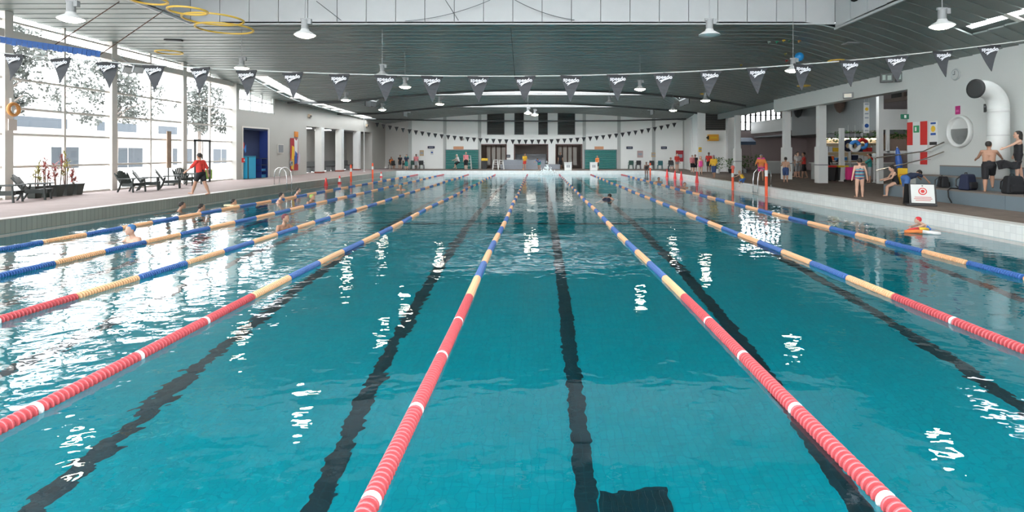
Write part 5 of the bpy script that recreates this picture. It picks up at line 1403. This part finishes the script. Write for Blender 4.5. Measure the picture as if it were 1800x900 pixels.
    caps(sht, tor(-.045, 0, -.01), tor(.045, 0, -.01), .078*u, .078*u); caps(sht, tor(-.04, 0, .05), tor(.04, 0, .05), .068*u, .068*u)
    # arms
    for i, s in enumerate((-1, 1)):
        pi_, ab, el = R(arms[i][0]), R(arms[i][1]), R(arms[i][2])
        sp = tor(s*.112, -.004, .272)
        d1 = Vector((s*math.sin(ab), math.sin(pi_)*math.cos(ab), -math.cos(pi_)*math.cos(ab)))
        p2 = pi_+el; d2 = Vector((s*math.sin(ab*.6), math.sin(p2)*math.cos(ab*.6), -math.cos(p2)*math.cos(ab*.6)))
        e = sp + d1*.165*u; w = e + d2*.14*u
        caps(body, sp, e, .031*u, .024*u); caps(body, e, w, .025*u, .017*u)
        J['hand', s] = w + d2*.05*u
        # hand: palm, four fingers of unequal length, thumb at the side
        side = d2.cross(Vector((s, 0, 0)));
        side = (side.normalized() if side.length > .1 else Vector((0, 1, 0))); nrm = d2.cross(side).normalized()
        caps(body, w, w+d2*.045*u, .017*u, .021*u)
        for f, ln in enumerate((.036, .043, .040, .031)):
            b0 = w + d2*.05*u + side*((1.5-f)*.0125*u); b1 = b0 + d2*ln*.55*u; b2 = b1 + (d2*.8+nrm*.45*s).normalized()*ln*.45*u
            caps(body, b0, b1, .0062*u, .006*u, 6); caps(body, b1, b2, .006*u, .005*u, 6)
        t0 = w + d2*.018*u + side*.018*u; t1 = t0 + (d2*.7+side*.7).normalized()*.028*u
        caps(body, t0, t1, .0075*u, .0065*u, 6); caps(body, t1, t1+d2*.02*u, .0065*u, .0055*u, 6)
        caps(shr, sp, sp.lerp(e, min(1, sleeve)), .042*u, .038*u)
        if sleeve > 1: caps(shr, e, e.lerp(w, sleeve-1), .036*u, .03*u)
    if zoff is None: zoff = -feetz
    T = thing('person', lab, 'person', loc, R(-az), group)
    off = Vector((0, 0, zoff))
    def fin(mb, name, mats, parent, v=None):
        me = remesh(mb, name, mats, v or vox); o = link(name, me, parent, off); return o
    bo = fin(body, 'body', [SK[skin], M_eye, M_lip], T)
    if fine:                                                    # eyes and mouth as part of the one body surface
        ey = [hd(s*.020*hs, .056*hs, .008*hs) for s in (-1, 1)]; mo = hd(0, .055*hs, -.036*hs)
        for pl in bo.data.polygons:
            c = pl.center
            if min((c-e).length for e in ey) < .0085*u: pl.material_index = 1
            elif abs((c-mo).z) < .006*u and (c-mo).length < .017*u: pl.material_index = 2
    if shirt is not None: fin(shr, 'shirt', shirt, T)
    if shorts is not None: fin(sht, 'shorts', shorts, T)
    if suit is not None:
        so = fin(sw, 'swimsuit', [suit] + (suit_stripes or []), T)
        if suit_stripes:
            for pl in so.data.polygons: pl.material_index = int((pl.center.z/u)*34) % (1+len(suit_stripes))
    if hairstyle != 'none':
        hb_ = MB(); hm = mat('hair_%d' % int(sum(hair)*1000), hair, .6) if cap is None else cap
        rr = hs*u
        hb_.lathe([(1e-5, -.030*rr), (.048*rr, -.028*rr), (.0595*rr, .012*rr), (.052*rr, .050*rr), (.028*rr, .070*rr), (1e-5, .075*rr)], 14, HM @ Matrix.Translation((0, -.014*u, .004*u)) @ Matrix.Diagonal((.92, 1.06, 1, 1)))
        if hairstyle == 'long':
            caps(hb_, hd(0, -.045, .0), hd(0, -.055, -.10), .045*u, .030*u); caps(hb_, hd(-.04, -.02, 0), hd(-.045, -.03, -.08), .02*u, .015*u); caps(hb_, hd(.04, -.02, 0), hd(.045, -.03, -.08), .02*u, .015*u)
        if hairstyle == 'bun': hb_.ball(hd(0, -.06, .045), .028*u, 10, 8)
        if hairstyle == 'pony': caps(hb_, hd(0, -.06, .03), hd(0, -.085, -.06), .018*u, .012*u)
        fin(hb_, 'hair' if cap is None else 'swim_cap', hm, T)
    if towel is not None:
        tb = MB()
        caps(tb, tor(-.10, -.02, .30), tor(.10, -.02, .30), .05*u, .05*u); caps(tb, tor(-.10, -.05, .28), tor(-.09, -.06, .05), .05*u, .045*u); caps(tb, tor(.10, -.05, .28), tor(.09, -.06, .05), .05*u, .045*u); caps(tb, tor(0, -.07, .27), tor(0, -.07, .0), .05*u, .05*u)
        fin(tb, 'towel', towel, T)
    return T, J, off
def cloth(name, c, **k): return mat('cloth_'+name, c, .8, var=.15, scale=12, **k)
C_red = cloth('red', (.62, .045, .035)); C_black = cloth('black', (.014, .014, .017)); C_pink = cloth('pink', (.62, .20, .22)); C_hot = cloth('hot_pink', (.75, .08, .32))
C_yel = cloth('yellow', (.72, .42, .03)); C_teal = cloth('teal', (.02, .22, .20)); C_blue = cloth('blue', (.05, .13, .34)); C_navy = cloth('navy', (.02, .03, .065)); C_white = cloth('white', (.70, .68, .66)); C_orange = cloth('orange', (.70, .20, .05))
C_grey = cloth('grey', (.30, .31, .32)); C_dblue = cloth('dark_blue', (.03, .06, .16)); C_strA = cloth('stripe_teal', (.10, .34, .38)); C_strB = cloth('stripe_rust', (.40, .16, .12))

# --- paved deck: walking lifeguard
T, J, off = person('person in a red polo shirt and black shorts walking along the paved deck', deck(353, 343), -80, 1.66, 'tan', hairstyle='pony', shirt=C_red, sleeve=1.0, shorts=C_black, leg=.62, lean=5, legs=((24, 6), (-14, 12)), arms=((38, 14, 12), (-22, 12, 16)), fine=True)
# --- brown deck and benches
person('child in a striped swimsuit seen from behind on the brown deck', deck(1511, 347), 8, 1.43, 'light', hairstyle='bun', suit=C_strA, suit_stripes=[C_dblue, C_strB], arms=((-4, 16, 6), (-4, 16, 6)), fine=True, spread=.06)
person('child in a black swimsuit perched on the bench end', (13.70, 21.75, 0), -75, 1.38, 'light', hairstyle='short', suit=C_black, legs=((66, 62), (58, 56)), arms=((30, 10, 40), (28, 12, 42)), lean=14, head=(12, 0), fine=True, zoff=.155)
T, J, off = person('child in a navy T-shirt and blue shorts bending over by the bench', deck(1592, 350), 80, 1.42, 'tan', shirt=C_navy, shorts=C_blue, leg=.7, lean=72, legs=((8, 14), (-6, 6)), arms=((80, 6, -22), (66, 8, -20)), head=(20, 0), fine=True)
person('boy in black shorts with a black towel stepping between the bench tiers', (13.82, 17.42, .80), 35, 1.55, 'tan', shorts=C_black, leg=.95, legs=((-2, 2), (46, 58)), arms=((40, 18, 35), (55, 24, 15)), head=(-6, -30), fine=True)
person('girl in a black swimsuit standing on the middle bench tier pointing down', (14.66, 17.35, 1.19), -62, 1.46, 'light', hairstyle='long', suit=C_black, shorts=C_black, leg=.45, arms=((58, 10, 6), (4, 12, 10)), legs=((6, 4), (-6, 6)), fine=True)
tw = MB()
for i in range(9):
    t = i/8; tw.tube([(lerp(-.34, .34, t), -.05*math.sin(t*9), .10+.03*math.sin(t*7)), (lerp(-.30, .30, t), .02*math.sin(t*12), 0), (lerp(-.26, .26, t), .04*math.sin(t*11), -.13-.02*math.cos(t*8))], .05, 6)
o = link('black_towel', remesh(tw, 'towel', C_black, .02), None, (14.12, 17.05, 1.66)); tag(o, 'black towel held out between the boy and the girl on the benches', 'towel')
person('shirtless boy in dark shorts walking on the brown deck by the pillars', deck(1381, 321), 25, 1.42, 'tan', shorts=C_dblue, leg=.8, legs=((16, 6), (-14, 10)), arms=((30, 14, 60), (-24, 12, 10)))
person('adult in a red T-shirt and black shorts by the second pillar', deck(1413, 313.5), -70, 1.70, 'tan', shirt=C_red, shorts=C_black, leg=.85, legs=((10, 6), (-12, 8)), arms=((28, 12, 50), (10, 10, 30)))
person('dark-clothed adult carrying a bag just behind the red T-shirt', deck(1400, 311.5), -60, 1.60, 'light', shirt=C_grey, shorts=C_black, leg=1.0, legs=((10, 4), (-10, 8)), arms=((18, 10, 40), (8, 10, 10)))
person('adult wrapped in a pink, orange and yellow towel by the right ladder', deck(1338, 318), 200, 1.58, 'tan', shirt=cloth('rainbow_orange', (.72, .24, .06)), sleeve=1.5, shorts=C_hot, leg=.5, towel=C_hot, lean=10, legs=((14, 10), (-10, 12)), arms=((20, 20, 30), (25, 22, 40)), cap=cloth('cap_blue', (.10, .22, .38)))
person('toddler with a yellow strap climbing out at the brown deck edge', (10.98+.1, 30.6, 0), -40, 1.05, 'tan', hair=(.45, .25, .15), suit=C_yel, shorts=C_blue, leg=.7, lean=35, legs=((60, 80), (25, 40)), arms=((50, 25, 20), (30, 30, 20)), zoff=DECK-.28)
# --- group near the far right corner
person('adult in a yellow and red rash shirt and dark leggings on the brown deck', deck(1255, 313), 220, 1.52, 'tan', shirt=C_yel, sleeve=1.6, shorts=C_dblue, leg=1.0, lean=6, legs=((14, 8), (-10, 8)), arms=((25, 18, 40), (10, 10, 20)), cap=cloth('cap_lilac', (.42, .30, .50)))
person('adult in a red T-shirt behind the yellow rash shirt', deck(1246, 303.5), 190, 1.70, 'dark', shirt=C_red, shorts=C_black, leg=.7, arms=((10, 14, 30), (12, 14, 40)))
person('child in a bright pink swimsuit by the far right cones', deck(1231.5, 307.5), 185, 1.40, 'light', hair=(.30, .13, .06), hairstyle='long', suit=C_hot, shorts=C_hot, leg=.3)
person('child wrapped in a pale pink towel over dark clothes near the cones', deck(1217, 303), 170, 1.45, 'light', shirt=C_pink, sleeve=1.2, shorts=C_black, leg=.8, towel=C_pink)
person('adult in black standing close to the pale pink towel', deck(1222, 302.5), 200, 1.50, 'tan', shirt=C_black, shorts=C_black, leg=.9)
person('adult in a red T-shirt before the dark red notice board', deck(1190, 301.5), 160, 1.62, 'light', hairstyle='short', shirt=C_red, sleeve=.9, shorts=C_grey, leg=.4)
person('dark-clothed person sitting beside the teal plastic chair', Vector((fx(1179, 52.6), 52.6, DECK)), 175, 1.5, 'tan', shirt=C_black, sleeve=1.2, shorts=C_grey, leg=.9, legs=((80, 85), (80, 85)), zoff=-.27)
person('person in black sitting on the far corner of the pool edge', (10.2, 53.35, 0), 190, 1.55, 'dark', suit=C_black, shorts=C_black, leg=.4, legs=((75, 70), (75, 70)), zoff=-.374)
stack_chair(1179, 52.6, M_dark, R(175), 'black plastic chair under the seated dark-clothed person'); stack_chair(688, 58.2, M_dark, R(-120), 'black plastic chair under the person in the orange and black top')
# --- far end
person('adult in a yellow shirt and red shorts leaning on the bleacher', at(922, 297, 57.0).xy.to_3d() + Vector((0, 0, DECK)), 150, 1.62, 'tan', shirt=C_yel, sleeve=.8, shorts=C_red, leg=.6, lean=8)
person('dark-dressed adult inside the far opening by the white block', at(985, 297, 59.0).xy.to_3d() + Vector((0, 0, DECK)), 180, 1.72, 'tan', shirt=C_black, shorts=C_black, leg=1.0)
person('person in a blue top bending at the far pool end', at(948, 299, 54.3).xy.to_3d() + Vector((0, 0, DECK)), 200, 1.45, 'tan', shirt=C_blue, shorts=C_teal, leg=.6, lean=60, legs=((20, 40), (10, 30)), arms=((70, 10, 10), (60, 10, 10)))
person('adult with an orange top before the teal shutter by the white block', at(1050, 297, 56.5).xy.to_3d() + Vector((0, 0, DECK)), 210, 1.38, 'light', hair=(.45, .12, .04), hairstyle='long', shirt=C_orange, shorts=C_black, leg=1.0)
person('adult in a pale pink shirt and black trousers before the teal shutter', at(819, 297, 57.0).xy.to_3d() + Vector((0, 0, DECK)), 170, 1.74, 'light', hair=(.55, .45, .35), shirt=C_pink, shorts=C_black, leg=1.0)
person('person in a white shirt crouching before the teal shutter', at(806, 297, 57.2).xy.to_3d() + Vector((0, 0, DECK)), 240, 1.70, 'light', hair=(.6, .55, .5), shirt=C_white, shorts=C_black, leg=1.0, lean=16, legs=((70, 60), (50, 70)), arms=((30, 10, 30), (40, 10, 30)))
person('adult in a pink T-shirt by the far plastic chairs', at(731.5, 297, 57.2).xy.to_3d() + Vector((0, 0, DECK)), 170, 1.55, 'dark', shirt=C_pink, shorts=C_grey, leg=.9)
person('adult in a dark top at the far end beside the teal towel', at(703, 297.5, 57.6).xy.to_3d() + Vector((0, 0, DECK)), 150, 1.45, 'tan', shirt=C_black, shorts=C_black, leg=.7, lean=10)
person('child wrapped in a teal towel at the far end', at(714.5, 298, 55.6).xy.to_3d() + Vector((0, 0, DECK)), 190, 1.50, 'light', shirt=C_navy, shorts=C_teal, leg=1.0, towel=C_teal)
person('person in an orange and black top sitting by the angled far wall', at(688, 297, 58.2).xy.to_3d() + Vector((0, 0, DECK)), 120, 1.55, 'tan', shirt=C_orange, sleeve=.6, shorts=C_black, leg=1.0, towel=C_black, legs=((82, 88), (78, 84)), zoff=-.29)
# --- at the kiosk
for px, lab, c, s in ((1453, 'dark silhouetted customer with a backpack at the kiosk counter', C_black, 30), (1479, 'dark silhouetted customer in a blue cap at the kiosk counter', C_navy, -40)):
    person(lab, at(px, 300, 34.5).xy.to_3d() + Vector((0, 0, DECK)), s, 1.74, 'dark', shirt=c, sleeve=1.3, shorts=C_black, leg=1.0, arms=((30, 10, 50), (24, 12, 40)), cap=C_blue if px == 1479 else None)
person('person in a pale top standing beyond the second pillar', at(1402, 300, 38.5).xy.to_3d() + Vector((0, 0, DECK)), 170, 1.72, 'light', shirt=C_white, shorts=C_grey, leg=1.0)
person('shopper in a green top by the barrier posts', at(1529, 318, 31.6).xy.to_3d() + Vector((0, 0, DECK)), -60, 1.6, 'tan', shirt=C_teal, sleeve=1.0, shorts=C_grey, leg=1.0, arms=((50, 10, 30), (30, 10, 40)))
person('seated figure in purple and black in the side hall', at(1336, 300, 50).xy.to_3d() + Vector((0, 0, DECK)), 170, 1.5, 'tan', shirt=cloth('purple', (.10, .04, .14)), shorts=C_black, leg=1.0)

# --- swimmers
def swimmer(px, py, az, lab, capm=None, skin_='tan', hair=(.015, .012, .01), style='short', up=.0, arms=((30, 30, 20), (25, 35, 20)), H=1.65, lean=50):
    Y = F*EYE/(py-HY); X = (px-CX)/F*Y
    for rx, _ in ROPES:
        if abs(X-rx) < .42: X = rx-.42
    person(lab, (X, Y, 0), az, H, skin_, hair=hair, hairstyle=style, cap=capm, suit=C_navy, lean=lean, legs=((-40, 20), (-30, 30)), arms=arms, head=(-lean*.55, 0), group='swimmers in the pool', swim=True, zoff=-(.525*H + math.cos(R(lean))*.29*H) + up)
swimmer(270, 424, 200, 'swimmer in a blue cap resting by the second lane rope', cloth('cap_royal', (.06, .20, .45)), 'light', up=.10, lean=12)
swimmer(494, 402, 110, 'swimmer in a dark maroon cap in the third lane', cloth('cap_maroon', (.14, .04, .05)), 'tan', up=.10, lean=12)
swimmer(306, 371, 60, 'dark-haired swimmer close to the paved edge', up=.02, lean=20)
swimmer(348, 375, 60, 'dark-haired swimmer beside the first lane rope', up=.02, lean=20)
swimmer(393, 363, 75, 'swimmer pushing a cream kickboard', up=.0, lean=30)
swimmer(486, 356, 80, 'black-capped swimmer in the first lane', C_black, 'light', up=.10, lean=16)
swimmer(519, 344, 80, 'small-headed swimmer near the pool ladder', None, 'light', up=.08, lean=16)
swimmer(555, 358, 100, 'swimmer in a lime cap in the second lane', cloth('cap_lime', (.30, .42, .10)), 'tan', up=.08, lean=16)
swimmer(706, 334, 180, 'swimmer in a teal top beyond the lime cap', C_teal, 'tan', up=.05, lean=20)
swimmer(932, 306, 180, 'person in a red top standing in the far shallow end', None, 'tan', up=.30, lean=6)
swimmer(1157, 320, 180, 'dark-haired swimmer near the far cones', up=.05, lean=16)
swimmer(1202, 330, 180, 'swimmer in a maroon cap inside the last lane', MATS['cloth_cap_maroon'], 'tan', up=.03, lean=16)
swimmer(1062, 352, 30, 'pale-backed swimmer doing breaststroke in the middle lane', None, 'light', up=.06, lean=66)
swimmer(967, 304, 20, 'swimmer making the splash at the far end', C_black, 'light', up=.0, lean=60)
p = Vector((-11.5, 21.4, .01))
T = thing('kickboard', 'cream foam kickboard held by a swimmer near the paved edge', 'kickboard', p, R(70))
bevel(MB().prism([(-.2, -.3), (.2, -.3), (.2, .15), (.1, .3), (-.1, .3), (-.2, .15)], 'z', 0, .05).build('foam', cloth('cream_foam', (.72, .62, .38)), T), .012)
# float toys and a child at the brown deck edge
Y = 15.0; X = (1637-CX)/F*Y
person('child in a red cap and blue vest floating at the brown deck edge', (X, Y, 0), -70, 1.15, 'light', hairstyle='short', cap=cloth('cap_red', (.62, .03, .04)), suit=cloth('vest_blue', (.04, .15, .50)), lean=40, legs=((-40, 20), (-30, 30)), arms=((70, 30, 10), (60, 40, 10)), head=(-20, 0), swim=True, group='swimmers in the pool', zoff=-(.525*1.15+math.cos(R(40))*.24*1.15)+.08)
for i, (px, c1, c2, lab) in enumerate(((1615, cloth('toy_red', (.65, .05, .05)), M_yellow, 'red and yellow pool noodle float near the child at the edge'), (1622, C_orange, C_white, 'orange and white pool noodle float near the child at the edge'))):
    Y = 14.6-.5*i; p = Vector(((px-CX)/F*Y, Y, .02))
    T = thing('pool_noodle', lab, 'float', p, R(20-50*i))
    MB().tube([(-.38, 0, 0), (-.12, .03, .03), (0, .02, .03)], .045, 10).build('red_half', c1, T, True); MB().tube([(0, .02, .03), (.2, -.02, .02), (.36, .03, 0)], .045, 10).build('pale_half', c2, T, True)

bpy.data.scenes.remove(TMP)
